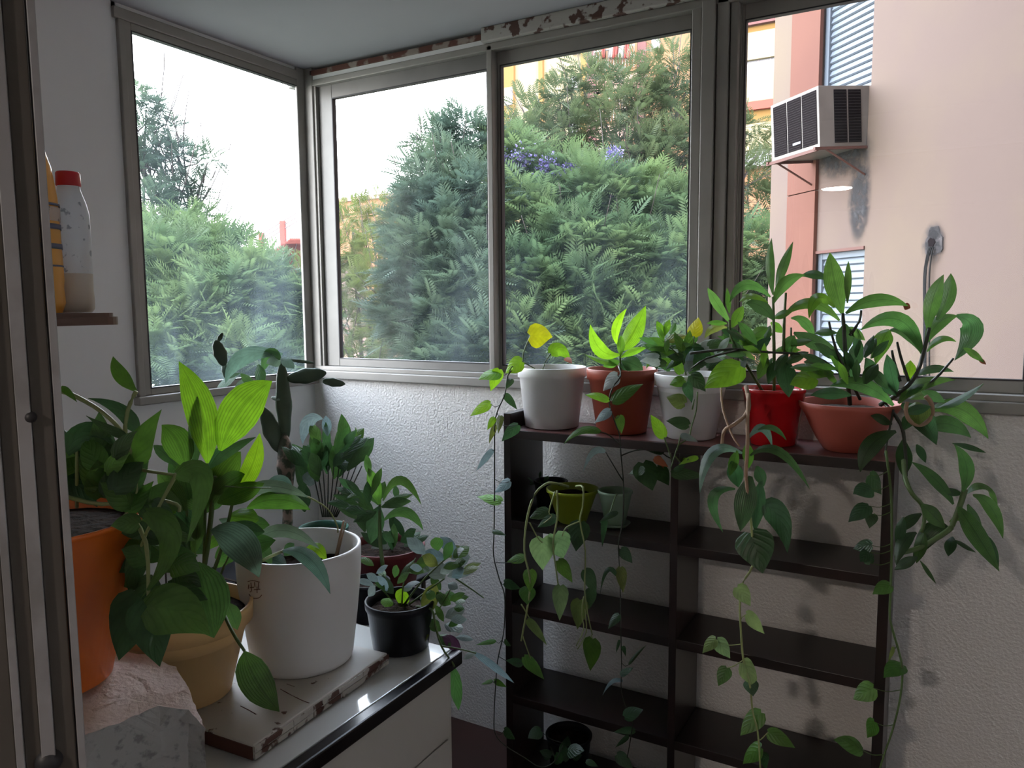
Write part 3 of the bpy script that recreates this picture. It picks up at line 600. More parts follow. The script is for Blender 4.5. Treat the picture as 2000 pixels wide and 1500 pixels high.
# ------------------------------------------------------------------ bookshelf
bs = thing('bookshelf', 'dark stained open wooden bookshelf standing against the back wall', 'bookshelf', (1.6, -.14, 0))
for x0, x1, zt in ((1.045, 1.070, 1.235), (1.589, 1.611, 1.158), (2.125, 2.150, 1.165)):
    part('upright', B(x0, x1, -.25, -.03, 0, zt, bev=.0015), 'shelf', bs)
part('shelf_board', B(1.070, 2.150, -.252, -.028, 1.158, 1.186, bev=.0015), 'shelftop', bs)
for z in (.893, .616, .309, .045):
    part('shelf_board', B(1.070, 1.589, -.248, -.03, z-.027, z, bev=.001), 'shelf', bs); part('shelf_board', B(1.611, 2.125, -.248, -.03, z-.027, z, bev=.001), 'shelf', bs)
part('front_rail', B(1.070, 2.150, -.256, -.2525, 1.158, 1.184, bev=.001), 'shelf', bs)

# ------------------------------------------------------------------ leaves
PROF = {'H': [(0, .30), (.04, .66), (.12, .92), (.24, 1), (.42, .94), (.6, .76), (.78, .46), (.92, .17), (1, 0)],
        'L': [(0, .16), (.12, .45), (.28, .82), (.45, 1), (.62, .93), (.78, .66), (.9, .34), (.97, .12), (1, 0)],
        'O': [(0, .08), (.1, .45), (.25, .83), (.45, 1), (.65, .92), (.8, .64), (.92, .28), (1, 0)]}
COL = {'g': (.060, .155, .022), 'b': (.13, .30, .025), 'd': (.026, .068, .022), 's': (.17, .22, .21), 'y': (.42, .47, .03), 'v': (.16, .25, .09), 'p': (.07, .02, .05), 'h': (.085, .14, .10),  # d and b paint shade and backlight into the leaf colour, h paints sheen
       'o': (.11, .15, .035), 'm': (.045, .115, .025), 'k': (.035, .065, .035), 'w': (.36, .42, .40), 'r': (.36, .10, .04)}  # s: true silver on the tradescantia, painted sheen on the other plants
def leaf(bm, uvl, cl, x0, y0, x1, y1, wpx, c='g', k='H', mid=None, t=2.2, dt=None, tilt=.35, fold=.16):
    la, wd = 12, 4
    t0 = t+random.uniform(-.015, .015); t1 = t0+(dt if dt is not None else random.uniform(-.035, .035))
    A, Z = at(x0, y0, t0), at(x1, y1, t1)
    ln = (Z-A).length
    if mid: Mm = at(mid[0], mid[1], (t0+t1)/2); ctrl = Mm*2-(A+Z)*.5
    else: ctrl = (A+Z)*.5+Vector((0, 0, ln*random.uniform(.02, .12)))
    W = wpx*t/F/2; view = (CAM-A).normalized(); n0 = (view*(1-tilt*.5)+Vector((0, 0, 1))*tilt+Vector([random.gauss(0, .12) for _ in range(3)])).normalized()
    pr = PROF[k]; base = COL[c]; j = random.uniform(.82, 1.22); hue = random.uniform(-.12, .12)
    col = (min(1, base[0]*j*(1+hue)), min(1, base[1]*j), min(1, base[2]*j*(1-hue)), 1)
    rows = []; ph = random.uniform(0, 6); tw = random.uniform(-.25, .25)
    for i in range(la+1):
        u = i/la; p = A*(1-u)**2+ctrl*2*u*(1-u)+Z*u*u
        tg = ((ctrl-A)*(1-u)+(Z-ctrl)*u).normalized(); s = tg.cross(n0)
        if s.length < .2: s = tg.cross(view)
        s.normalize(); nn = s.cross(tg).normalized(); s = (s*math.cos(tw*u)+nn*math.sin(tw*u)).normalized()
        for (a, wa), (b, wb) in zip(pr, pr[1:]):
            if a <= u <= b+1e-9: pw = wa+(wb-wa)*(u-a)/(b-a); break
        hw = max(W*pw, .0004); back = tg*(-.22*W*max(0, 1-u*6) if k == 'H' else 0)
        row = []
        for q in range(wd+1):
            v = q/wd*2-1
            row.append((bm.verts.new(p+s*(v*hw)+nn*(-fold*hw*(abs(v)-.5)+.035*W*math.sin(9*u+ph)*abs(v))+back*abs(v)), q/wd, u))
        rows.append(row)
    for i in range(la):
        for q in range(wd):
            z = [rows[i][q], rows[i][q+1], rows[i+1][q+1], rows[i+1][q]]
            f = bm.faces.new([a[0] for a in z]); f.smooth = True
            for lp_, a in zip(f.loops, z):
                lp_[uvl].uv = (a[1], a[2]); lp_[cl] = col
def leaves(name, lst, parent, m, t, kind='H', tilt=.35, fold=.16):
    bm = bmesh.new(); uvl = bm.loops.layers.uv.new('UVMap'); cl = bm.loops.layers.float_color.new('tint')
    for l in lst:
        x0, y0, x1, y1, w_ = l[:5]; c = l[5] if len(l) > 5 else 'g'; mid = l[6] if len(l) > 6 else None; dt_ = l[7] if len(l) > 7 else 0
        leaf(bm, uvl, cl, x0, y0, x1, y1, w_, c[0], c[1] if len(c) > 1 else kind, mid, t+dt_, None, tilt, fold)
    return part(name, bm, m, parent)
def stems(name, lst, parent, m, t, r=.0022):
    """each stem: list of (x, y) or (x, y, extra depth); optional radius first"""
    bm = bmesh.new()
    for s in lst:
        rr = r; tp = .7
        if isinstance(s[0], (int, float)): rr = s[0]; s = s[1:]
        tube(bm, [at(p[0], p[1], t+(p[2] if len(p) > 2 else 0)) for p in s], rr, 6, tp)
    return part(name, bm, m, parent, True)
def vine_petioles(v, lst):
    """short stalks from each leaf base to the nearest point of the vine"""
    out = []
    for l in lst:
        bx, by = l[0], l[1]; best = None
        for a, b in zip(v, v[1:]):
            dx, dy = b[0]-a[0], b[1]-a[1]; q = max(0, min(1, ((bx-a[0])*dx+(by-a[1])*dy)/(dx*dx+dy*dy+1e-6))); qx, qy = a[0]+q*dx, a[1]+q*dy
            d = math.hypot(bx-qx, by-qy)
            if best is None or d < best[0]: best = (d, qx, qy)
        if 3 < best[0] < 60: out.append([.0011, (best[1], best[2]-4), ((best[1]+bx)/2, (best[2]+by)/2+3), (bx, by)])
    return out
def filler(cx, cy, rx, ry, n, w_, c, ln=(30, 60), seed=0, kind='', down=.3, dts=.08):
    r = random.Random(seed); out = []
    for _ in range(n):
        a = r.uniform(0, 2*PI); q = r.random()**.5; x, y = cx+rx*q*math.cos(a), cy+ry*q*math.sin(a)
        th = math.atan2(-abs(math.sin(a))*.6+down, math.cos(a)); l = r.uniform(*ln)
        out.append((x, y, x+l*math.cos(th), y+l*math.sin(th), w_*r.uniform(.7, 1.2), r.choice(c)+kind, None, r.uniform(-dts, dts)))
    return out
def pot(root, m, c, rb, rt, h, lip=.006, liph=.02, wall=.003, soilz=.02, soil=True, seg=56, prof=None, flare=0):
    bm = bmesh.new(); P = prof or ([(0, .002), (rb*.9, 0), (rb, .004), (rt-(rt-rb)*liph/h-.0005, h-liph), (rt+lip*.5, h-liph+.002), (rt+lip, h-.002), (rt+lip-.001, h)])
    P = P+[(rt-wall, h), (rt-wall-.003, h-liph), (rb+(rt-rb)*.55-wall, h*.55), (0, h*.55)]
    lathe(bm, P, c, seg); body = part('pot', bm, m, root, True)
    if soil:
        bm = bmesh.new(); rs = rt-wall-.004-(rt-rb)*soilz/h; lathe(bm, [(0, h-soilz+.003), (rs*.5, h-soilz+.002), (rs, h-soilz-.002), (rs*.98, h-soilz-.02), (0, h-soilz-.02)], c, 24, .002); part('soil', bm, 'soil', root, True)
    return body
def potpx(xl, xr, yrim, bl, br, Y, z0):
    """pot on a surface of height z0, centre at plane y=Y, from its outline in the picture"""
    c = on((bl+br)/2, (yrim+900)/2, 'y', Y); c.z = z0; t = depth(c); rt = (xr-xl)/2*t/F; rb = (br-bl)/2*t/F
    ct = on((xl+xr)/2, yrim, 'y', Y); return c, rb, rt, ct.z-z0, t
ZT = 1.1865

# ---- white pot, first on the shelf top: pothos with a long trailing vine
c, rb, rt, h, T1 = potpx(1012, 1143, 716, 1026, 1130, -.145, ZT)
p = thing('potted_pothos', 'white pot with few yellow-green leaves, first from the left on top of the bookshelf', 'potted plant', c)
pot(p, 'whitepot', c, rb, rt, h, .002, .033)
tf = 2.30
vine = [(1012, 712, .02), (992, 733), (986, 770), (968, 815), (966, 880), (966, 960), (965, 1040), (964, 1085), (975, 1130), (985, 1160), (986, 1200), (983, 1240), (972, 1290), (968, 1340), (965, 1400), (967, 1432), (985, 1455), (1025, 1480), (1055, 1498), (1080, 1490), (1093, 1470), (1100, 1455)]
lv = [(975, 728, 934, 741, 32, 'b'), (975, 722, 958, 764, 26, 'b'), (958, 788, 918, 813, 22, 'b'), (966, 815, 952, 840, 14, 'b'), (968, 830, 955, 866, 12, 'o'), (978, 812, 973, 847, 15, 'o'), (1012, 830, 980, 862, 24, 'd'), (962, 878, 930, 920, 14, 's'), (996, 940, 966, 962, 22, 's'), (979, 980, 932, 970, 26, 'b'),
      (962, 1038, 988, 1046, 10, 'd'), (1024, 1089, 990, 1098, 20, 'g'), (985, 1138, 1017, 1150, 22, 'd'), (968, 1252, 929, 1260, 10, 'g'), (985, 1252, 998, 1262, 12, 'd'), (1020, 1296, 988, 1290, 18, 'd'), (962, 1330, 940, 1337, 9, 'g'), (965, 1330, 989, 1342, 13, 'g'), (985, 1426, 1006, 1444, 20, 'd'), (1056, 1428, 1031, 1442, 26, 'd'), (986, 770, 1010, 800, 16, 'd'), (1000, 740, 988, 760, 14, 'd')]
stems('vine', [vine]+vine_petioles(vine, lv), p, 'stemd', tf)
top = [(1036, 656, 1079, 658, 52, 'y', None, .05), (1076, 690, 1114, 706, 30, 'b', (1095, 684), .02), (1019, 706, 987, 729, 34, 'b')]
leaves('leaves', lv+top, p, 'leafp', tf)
stems('stem', [[(1036, 656, .05), (1022, 690, .03), (1020, 714, .02), (1000, 716), (990, 740)], [(1076, 690, .02), (1066, 706, .02), (1060, 722, .02)], [(1019, 706), (1030, 712, .02), (1045, 720, .03)]], p, 'stem', tf)
leaves('withered_tip', [(1105, 699, 1117, 710, 14, 'r', None, .01)], p, 'brownleaf', tf)

# ---- terracotta pot
c, rb, rt, h, T2 = potpx(1144, 1278, 719, 1166, 1262, -.145, ZT)
p = thing('potted_arrowhead_plant', 'terracotta coloured plastic pot with pointed bright leaves, second on the bookshelf top', 'potted plant', c)
pot(p, 'terra', c, rb, rt, h, .002, .034)
tf = 2.17
vine = [(1208, 716, .06), (1212, 735), (1196, 758), (1190, 788), (1203, 830), (1210, 850), (1213, 890), (1218, 950), (1216, 1020), (1208, 1060), (1210, 1110), (1212, 1170), (1213, 1250), (1214, 1300), (1213, 1340), (1216, 1362)]
lv = [(1206, 733, 1178, 764, 30, 'w'), (1189, 780, 1142, 771, 22, 'b'), (1196, 784, 1256, 750, 30, 'g'), (1192, 802, 1162, 826, 22, 's'), (1210, 812, 1214, 847, 20, 'g'), (1172, 843, 1101, 868, 17, 'g', (1133, 842)), (1182, 882, 1139, 922, 14, 's', (1158, 884)),
      (1296, 880, 1262, 880, 20, 'd'), (1256, 905, 1275, 958, 52, 'd'), (1283, 915, 1306, 948, 34, 'd'), (1258, 918, 1228, 926, 20, 'd'), (1205, 1125, 1172, 1160, 10, 'd', (1186, 1114)), (1212, 1108, 1217, 1158, 22, 'o'), (1213, 1072, 1235, 1100, 24, 'd'), (1209, 1200, 1188, 1228, 18, 'd'), (1228, 1298, 1263, 1260, 7, 'd'), (1212, 1318, 1237, 1304, 14, 'd'), (1216, 1330, 1177, 1358, 9, 's', (1195, 1332)), (1220, 1400, 1256, 1386, 26, 'd'),
      (1240, 1427, 1199, 1430, 16, 'd'), (1228, 1438, 1202, 1460, 10, 'd'), (1110, 1467, 1141, 1466, 30, 'd'), (1205, 1474, 1236, 1502, 26, 'd'), (1145, 1487, 1168, 1497, 13, 'd'), (1210, 1250, 1203, 1275, 7, 'd'), (1216, 1262, 1222, 1282, 9, 'd'), (1345, 898, 1318, 905, 12, 'b')]
stems('vine', [vine, [(1213, 890), (1240, 880), (1270, 878), (1290, 882)], [(1218, 940), (1208, 925), (1183, 883)], [(1213, 870), (1190, 850), (1172, 843)], [(1290, 882), (1310, 895), (1325, 885)], [(1216, 1362), (1222, 1380), (1236, 1400), (1232, 1440), (1225, 1480)]]+vine_petioles(vine, lv[:5]+lv[11:18]), p, 'stemd', tf)
top = [(1210, 693, 1153, 634, 28, 'bL', (1172, 682)), (1205, 672, 1224, 603, 18, 'bL', (1204, 638)), (1212, 684, 1261, 597, 38, 'bL', (1236, 652)), (1208, 712, 1141, 692, 15, 'gL', (1180, 706)), (1214, 704, 1256, 723, 34, 'dL'), (1212, 698, 1263, 679, 15, 'bL'), (1210, 706, 1178, 716, 18, 'gL'), (1212, 695, 1213, 655, 16, 'gL'), (1210, 712, 1232, 722, 18, 'dL')]
leaves('leaves', lv, p, 'leafp', tf); leaves('shoot_leaves', top, p, 'leafs', tf+.07, 'L')
stems('stem', [[.004, (1212, 728, .08), (1211, 705, .08), (1212, 680, .08)]], p, 'stem', tf)
leaves('withered_flower', [(1278, 895, 1305, 912, 16, 'r'), (1283, 892, 1298, 918, 14, 'r')], p, 'brownleaf', tf)

# ---- white pot with the bushy plant
c, rb, rt, h, T3 = potpx(1277, 1416, 729, 1302, 1396, -.145, ZT)
p = thing('potted_peperomia', 'white plastic pot crowded with dark curly leaves, third on the bookshelf top', 'potted plant', c)
pot(p, 'whitepot', c, rb, rt, h, .002, .036)
tf = 2.06
lv = [(1297, 660, 1283, 627, 16, 'bL'), (1298, 656, 1308, 624, 14, 'bL'), (1297, 668, 1342, 655, 22, 'oL'), (1310, 685, 1264, 682, 12, 'gL'), (1282, 680, 1282, 722, 20, 'dL'), (1355, 656, 1364, 620, 30, 'y'), (1368, 716, 1322, 680, 40, 'd'), (1340, 680, 1398, 706, 34, 'd'), (1336, 742, 1308, 752, 26, 'g'), (1350, 733, 1378, 765, 32, 'd'), (1340, 748, 1352, 787, 24, 'd'),
      (1337, 788, 1302, 776, 32, 'o'), (1345, 830, 1301, 822, 26, 'd'), (1330, 850, 1364, 864, 15, 's'), (1297, 854, 1271, 810, 26, 'b'), (1363, 893, 1326, 908, 13, 'b'), (1312, 925, 1377, 931, 24, 'd'), (1318, 920, 1340, 905, 12, 'd'), (1276, 690, 1262, 720, 14, 'g'), (1330, 700, 1300, 722, 18, 'd')]
lv += filler(1340, 700, 62, 34, 34, 19, 'ddgms', (22, 44), 3, '', .1, .05)+filler(1300, 680, 30, 32, 12, 15, 'gbm', (22, 40), 4, 'L', -.2, .04)
stems('stem', [[(1362, 765), (1360, 800), (1350, 835), (1345, 855), (1325, 870), (1318, 890), (1310, 915)], [(1352, 800), (1356, 780)], [(1330, 850), (1322, 880)], [(1297, 854), (1306, 880), (1312, 900)], [(1340, 732, .05), (1330, 700), (1300, 670)], [(1350, 732, .05), (1355, 690), (1355, 656)], [(1318, 890), (1332, 905), (1345, 896)]], p, 'stem', tf)
leaves('leaves', lv, p, 'leafp', tf)
T = 2.16

# ---- glossy red pot
c, rb, rt, h, T4 = potpx(1449, 1567, 757, 1466, 1554, -.145, ZT)
p = thing('potted_dracaena', 'glossy bright red pot with tall green leafy shoots, fourth on the bookshelf top', 'potted plant', c)
pot(p, 'red', c, rb, rt, h, .001, .012)
tf = 1.96
lv = [(1510, 576, 1507, 465, 18, 'mL', (1504, 520)), (1516, 562, 1549, 472, 20, 'mL', (1530, 520)), (1511, 592, 1572, 537, 24, 'mL', (1535, 552)), (1566, 539, 1618, 548, 20, 'dL', (1592, 536)), (1505, 580, 1425, 591, 22, 'mL', (1458, 556)), (1512, 625, 1456, 592, 28, 'dL', (1485, 598)), (1500, 592, 1444, 590, 18, 'gL', (1470, 578)), (1510, 622, 1548, 608, 18, 'gL'),
      (1426, 630, 1382, 562, 20, 'mL', (1400, 592)), (1424, 612, 1420, 562, 12, 'gL'), (1430, 640, 1452, 598, 22, 'gL'), (1420, 640, 1376, 661, 19, 'oL', (1396, 640)), (1420, 632, 1380, 632, 13, 'gL'), (1440, 650, 1509, 690, 24, 'mL', (1468, 676)), (1462, 672, 1512, 650, 19, 'gL'), (1545, 622, 1591, 662, 21, 'mL', (1572, 630)), (1550, 650, 1638, 687, 32, 'dL', (1592, 668)),
      (1530, 700, 1541, 776, 38, 'dL'), (1480, 742, 1510, 698, 15, 'dL'), (1535, 690, 1552, 655, 28, 'mL'), (1500, 640, 1462, 660, 22, 'gL'), (1505, 660, 1470, 690, 20, 'dL'), (1505, 630, 1530, 650, 18, 'gL'), (1425, 660, 1400, 690, 18, 'dL'), (1432, 665, 1450, 705, 18, 'dL'), (1500, 700, 1480, 740, 22, 'mL'), (1515, 705, 1500, 750, 20, 'dL'), (1460, 700, 1430, 735, 20, 'dL')]
lv += filler(1490, 690, 60, 40, 18, 18, 'dgmm', (35, 60), 5, 'L', 0, .06)
leaves('leaves', lv, p, 'leafs', tf, 'L')
l2 = [(1446, 715, 1376, 759, 60, 'b', None, -.12), (1592, 738, 1543, 752, 48, 'b', None, -.06)]
leaves('pothos_leaves', l2, p, 'leafp', tf)
stems('stem', [[.005, (1512, 765, .09), (1512, 700, .02), (1511, 640), (1510, 580)], [.004, (1490, 765, .09), (1450, 700), (1428, 660), (1425, 625)], [.0045, (1530, 690), (1532, 620), (1535, 572)], [.0035, (1540, 760, .09), (1545, 700), (1545, 640)]], p, 'stem', tf)
stems('runner', [[.0035, (1348, 690, -.05), (1430, 682), (1500, 688), (1570, 692), (1610, 705), (1650, 735), (1692, 758)], [.003, (1440, 684), (1380, 700, -.05), (1350, 720)]], p, 'stemd', tf-.04)
# its shoot hanging over the front edge
th_ = 1.78
stems('hanging_stem', [[.006, (1457, 755, .15), (1463, 790, .1), (1455, 812, .06), (1432, 830, .03), (1414, 842, .04), (1410, 872, .04)], [.0055, (1462, 770, .10), (1460, 820, .05), (1460, 870), (1457, 930), (1465, 1000)], [.003, (1408, 755, .1), (1412, 800, .06), (1430, 850, .02), (1445, 872, 0)]], p, 'stemt', th_)
stems('vine', [[.0032, (1465, 1000), (1470, 1060), (1470, 1105), (1450, 1140), (1445, 1180), (1447, 1230), (1452, 1290), (1465, 1340), (1470, 1390), (1480, 1430), (1485, 1500)], [.0014, (1398, 1250), (1420, 1260), (1448, 1258)], [.0014, (1420, 1305), (1435, 1300), (1450, 1290)], [.0014, (1500, 1430), (1485, 1445), (1482, 1440)], [.0014, (1458, 1200), (1450, 1205), (1446, 1212)]], p, 'stemy', th_)
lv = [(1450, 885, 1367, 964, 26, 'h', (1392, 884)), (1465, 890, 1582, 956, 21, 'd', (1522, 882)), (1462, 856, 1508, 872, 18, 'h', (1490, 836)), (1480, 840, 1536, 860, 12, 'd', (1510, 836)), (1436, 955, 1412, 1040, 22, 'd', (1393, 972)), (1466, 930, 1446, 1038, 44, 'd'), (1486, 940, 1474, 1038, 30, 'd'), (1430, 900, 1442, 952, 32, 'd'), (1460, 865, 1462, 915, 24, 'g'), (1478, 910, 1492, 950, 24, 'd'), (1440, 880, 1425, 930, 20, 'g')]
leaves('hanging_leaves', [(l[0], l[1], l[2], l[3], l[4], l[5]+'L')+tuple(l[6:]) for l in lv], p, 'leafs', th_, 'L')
lv = [(1495, 985, 1538, 1080, 48, 'd', (1525, 1018)), (1466, 1042, 1490, 1120, 76, 'd'), (1440, 1147, 1466, 1184, 34, 'v'), (1458, 1200, 1493, 1238, 30, 'v'), (1398, 1248, 1372, 1276, 24, 'v'), (1400, 1250, 1426, 1286, 30, 'v'), (1450, 1294, 1479, 1344, 40, 'v'), (1420, 1305, 1403, 1340, 28, 'g'), (1465, 1330, 1471, 1360, 30, 'd'), (1487, 1392, 1446, 1437, 38, 'g'), (1500, 1430, 1553, 1461, 30, 'g'), (1487, 1460, 1451, 1492, 36, 'g'), (1490, 1470, 1496, 1505, 20, 'd')]
leaves('vine_leaves', lv, p, 'leafp', th_)

# ---- terracotta bowl
c, rb, rt, h, T5 = potpx(1565, 1748, 784, 1612, 1700, -.145, ZT)
p = thing('potted_dracaena', 'ridged terracotta coloured bowl, rightmost pot on the bookshelf, its long shoots drooping right', 'potted plant', c)
pr_ = [(0, .002), (rb*.9, 0), (rb, .003)]
for i in range(4):
    z = h*(i+1)/4; r_ = rb+(rt-rb)*((i+1)/4)**.85; pr_ += [(r_-.002, z-.003), (r_, z)] if i < 3 else [(r_, z-.012), (r_+.002, z)]
pot(p, 'terra2', c, rb, rt, h, prof=pr_)
tf = 1.86
tw = [(1645, 612, 1621, 493, 40, 'mL', (1630, 552)), (1655, 592, 1657, 510, 14, 'mL'), (1640, 626, 1530, 618, 26, 'mL', (1585, 592)), (1630, 600, 1580, 622, 26, 'gL', (1598, 582)), (1652, 612, 1774, 598, 27, 'mL', (1712, 586)), (1650, 633, 1650, 692, 34, 'dL'), (1680, 665, 1664, 722, 32, 'dL'), (1635, 650, 1590, 650, 18, 'mL'),
      (1812, 642, 1843, 536, 32, 'mL', (1822, 585)), (1830, 626, 1857, 534, 32, 'mL', (1850, 578)), (1812, 652, 1822, 578, 16, 'mL'), (1808, 672, 1872, 617, 28, 'mL', (1834, 630)), (1868, 617, 1864, 704, 42, 'dL', (1898, 645)), (1802, 692, 1680, 645, 36, 'mL', (1755, 625)), (1802, 692, 1735, 646, 26, 'dL', (1775, 652)), (1738, 645, 1710, 712, 36, 'gL', (1724, 665)), (1810, 687, 1868, 668, 17, 'gL', (1838, 662)), (1882, 680, 1922, 708, 17, 'mL'),
      (1785, 736, 1863, 726, 20, 'dL', (1825, 720)), (1776, 742, 1778, 704, 24, 'bL'), (1750, 772, 1732, 692, 28, 'dL'), (1755, 788, 1866, 742, 28, 'mL', (1800, 750)), (1830, 797, 1922, 748, 18, 'mL', (1872, 782)), (1745, 792, 1621, 754, 32, 'mL', (1685, 752)), (1662, 772, 1583, 772, 26, 'dL'), (1800, 765, 1846, 786, 22, 'dL'), (1820, 800, 1930, 857, 46, 'mL', (1882, 802)), (1760, 790, 1829, 869, 42, 'dL', (1800, 818)), (1800, 842, 1897, 855, 36, 'dL', (1850, 828)), (1860, 866, 1926, 884, 13, 'dL'),
      (1750, 842, 1680, 922, 36, 'dL', (1702, 870)), (1765, 858, 1765, 932, 32, 'dL'), (1790, 868, 1808, 904, 16, 'dL'), (1778, 798, 1800, 840, 30, 'dL'), (1660, 690, 1640, 740, 26, 'dL'), (1690, 700, 1712, 745, 26, 'dL'), (1655, 640, 1690, 665, 22, 'mL'), (1700, 720, 1735, 760, 22, 'dL')]
tw += filler(1670, 725, 70, 32, 22, 20, 'ddmg', (35, 60), 6, 'L', 0, .07)+filler(1760, 800, 40, 40, 8, 22, 'dm', (35, 55), 8, 'L', .3, .04)
leaves('leaves', tw, p, 'leafs', tf, 'L')
for l_ in ((1764, 596, 1778, 602, 16, 'rL'), (1910, 700, 1926, 712, 9, 'rL')): leaves('withered_tip', [l_], p, 'brownleaf', tf, 'L')
stems('stem', [[.006, (1660, 790, .08), (1652, 700, .02), (1648, 640), (1646, 612)], [.0065, (1720, 790, .08), (1760, 765), (1790, 730), (1806, 680), (1815, 640)], [.004, (1680, 780, .08), (1640, 700), (1625, 655), (1619, 628)], [.004, (1660, 655), (1678, 628), (1682, 606)], [.004, (1775, 745), (1760, 700), (1752, 668)], [.004, (1758, 745), (1746, 705), (1742, 684)], [.004, (1765, 770), (1820, 745), (1862, 700)], [.005, (1730, 790, .06), (1760, 830), (1768, 880), (1770, 930)], [.003, (1745, 800, .02), (1735, 850), (1728, 890)]], p, 'stemd', tf)
ring = [at(1795+26*math.cos(a), 800+30*math.sin(a), tf-.03) for a in [k*PI/6 for k in range(-2, 8)]]
bm = bmesh.new(); tube(bm, ring, .006, 8, .8); part('coiled_stem', bm, 'stemt', p, True)
leaves('coiled_leaf', [(1790, 785, 1795, 830, 46, 'oL')], p, 'leafs', tf, 'L')
te = 1.74
lw = [(1862, 985, 1780, 902, 26, 'mL', (1828, 938)), (1880, 965, 1838, 960, 17, 'dL'), (1885, 965, 1948, 986, 24, 'mL', (1922, 950)), (1900, 967, 1959, 1052, 26, 'mL', (1936, 992)), (1872, 990, 1952, 1116, 36, 'mL', (1906, 1042)), (1890, 985, 1921, 1062, 26, 'dL'), (1920, 1040, 1950, 1112, 22, 'dL'), (1855, 1020, 1905, 1046, 19, 'gL', (1885, 1012)), (1852, 1030, 1783, 1097, 38, 'dL', (1818, 1040)), (1800, 985, 1846, 1032, 32, 'mL'), (1800, 1003, 1748, 1042, 22, 'dL'), (1790, 1040, 1750, 1104, 26, 'dL', (1765, 1060)), (1797, 1095, 1828, 1140, 9, 'dL'), (1860, 1055, 1906, 1079, 15, 'dL'), (1860, 1048, 1852, 1087, 22, 'dL'), (1792, 1088, 1747, 1113, 22, 'dL'), (1880, 960, 1864, 868, 28, 'mL', (1888, 912)), (1805, 1040, 1790, 1100, 24, 'mL'), (1765, 1010, 1752, 1070, 20, 'dL')]
leaves('drooping_leaves', lw, p, 'leafs', te, 'L')
stems('drooping_stem', [[.006, (1765, 900, .08), (1768, 935, .02), (1782, 965), (1800, 985), (1806, 1010), (1800, 1040)], [.0075, (1885, 955), (1874, 990), (1862, 1020), (1852, 1036), (1800, 1068), (1760, 1080)]], p, 'stem', te)
vine = [(1730, 880), (1740, 960), (1742, 1050), (1740, 1140), (1738, 1200), (1742, 1225), (1760, 1290), (1762, 1330), (1755, 1380), (1742, 1430), (1728, 1470), (1718, 1502)]
lv = [(1702, 955, 1666, 965, 36, 'd'), (1698, 928, 1722, 966, 34, 'd'), (1697, 988, 1657, 1020, 32, 'd'), (1704, 1004, 1698, 1032, 24, 'd'), (1702, 1065, 1666, 1072, 28, 'd'), (1700, 1078, 1680, 1098, 26, 'd'), (1740, 1142, 1704, 1161, 28, 'g'), (1762, 1298, 1726, 1324, 38, 'g'), (1706, 1344, 1666, 1366, 40, 'g'), (1708, 1410, 1694, 1441, 30, 'g'), (1684, 1465, 1628, 1445, 36, 'g'), (1746, 1264, 1735, 1292, 9, 'o'), (1700, 1100, 1690, 1085, 20, 'd')]
stems('vine', [vine]+vine_petioles(vine, lv), p, 'stem', 1.80, .0032)
leaves('vine_leaves', lv, p, 'leafp', 1.80)

# ---- lime and mint pots on the second shelf, dark pot in the corner
c, rb, rt, h, TL = potpx(1068, 1168, 953, 1090, 1146, -.17, .8935)
p = thing('potted_pothos', 'lime green pot with long trailing stems on the second shelf of the bookshelf', 'potted plant', c)
pot(p, 'lime', c, rb, rt, h, .002, .012)
tf = 2.14
lv = [(1070, 998, 1034, 1012, 26, 'd', None, .06), (1085, 1010, 1050, 1030, 22, 'd', None, .05), (1060, 1052, 1060, 1114, 54, 'v'), (1084, 1044, 1100, 1092, 54, 'v', None, .02), (1090, 1095, 1118, 1138, 27, 'g'), (1133, 1020, 1125, 1077, 44, 'd', None, .03), (1095, 1144, 1093, 1212, 32, 'v'), (1143, 1113, 1164, 1163, 28, 'd'), (1133, 1172, 1128, 1229, 36, 'o'), (1035, 1113, 1035, 1157, 28, 'g'), (1030, 1148, 1030, 1181, 34, 'g'), (1030, 1210, 1068, 1260, 18, 'o'), (1024, 1283, 1063, 1327, 27, 'g'), (1157, 1248, 1153, 1310, 38, 'g'), (1155, 1150, 1150, 1190, 24, 'd')]
stems('trailing_stem', [[.0038, (1110, 950, .1), (1084, 944, .02), (1067, 945), (1045, 965), (1030, 1010), (1024, 1075), (1035, 1130), (1032, 1175), (1018, 1252)], [.003, (1088, 958), (1089, 1010), (1080, 1060), (1086, 1110), (1090, 1140), (1095, 1146)], [.003, (1125, 950, .05), (1139, 952), (1138, 990), (1133, 1018), (1143, 1075), (1142, 1150), (1148, 1200), (1157, 1240)], [(1084, 960), (1072, 1000), (1078, 1008), (1062, 1022)], [(1034, 1020), (1050, 1050), (1060, 1060)], [(1134, 1018), (1106, 1030), (1098, 1048)], [(1140, 1165), (1136, 1200), (1140, 1230), (1125, 1262)], [(1142, 1190), (1145, 1235), (1128, 1268)], [(1018, 1180), (1035, 1208)], [(1020, 1240), (1036, 1286)], [(1155, 1240), (1160, 1258)]], p, 'stemy', tf)
leaves('leaves', lv, p, 'leafp', tf)
c, rb, rt, h, TL = potpx(1168, 1235, 957, 1182, 1222, -.15, .8985)
p = thing('potted_seedling', 'small pale mint green pot on a saucer on the second shelf', 'potted plant', c)
pot(p, 'mint', c, rb, rt, h, .001, .01)
bm = bmesh.new(); lathe(bm, [(0, -.005), (rb*1.15, -.005), (rb*1.5, .006), (rb*1.45, .007), (rb*1.1, -.002), (0, -.002)], c, 40); part('saucer', bm, 'mint', p, True)
stems('stem', [[(1205, 965, .03), (1200, 975, -.1), (1190, 1005, -.14), (1178, 1015, -.14)]], p, 'stem', 2.26)
leaves('leaves', [(1206, 1000, 1170, 1020, 12, 'd'), (1182, 1010, 1176, 1068, 13, 'd')], p, 'leafp', 2.12)
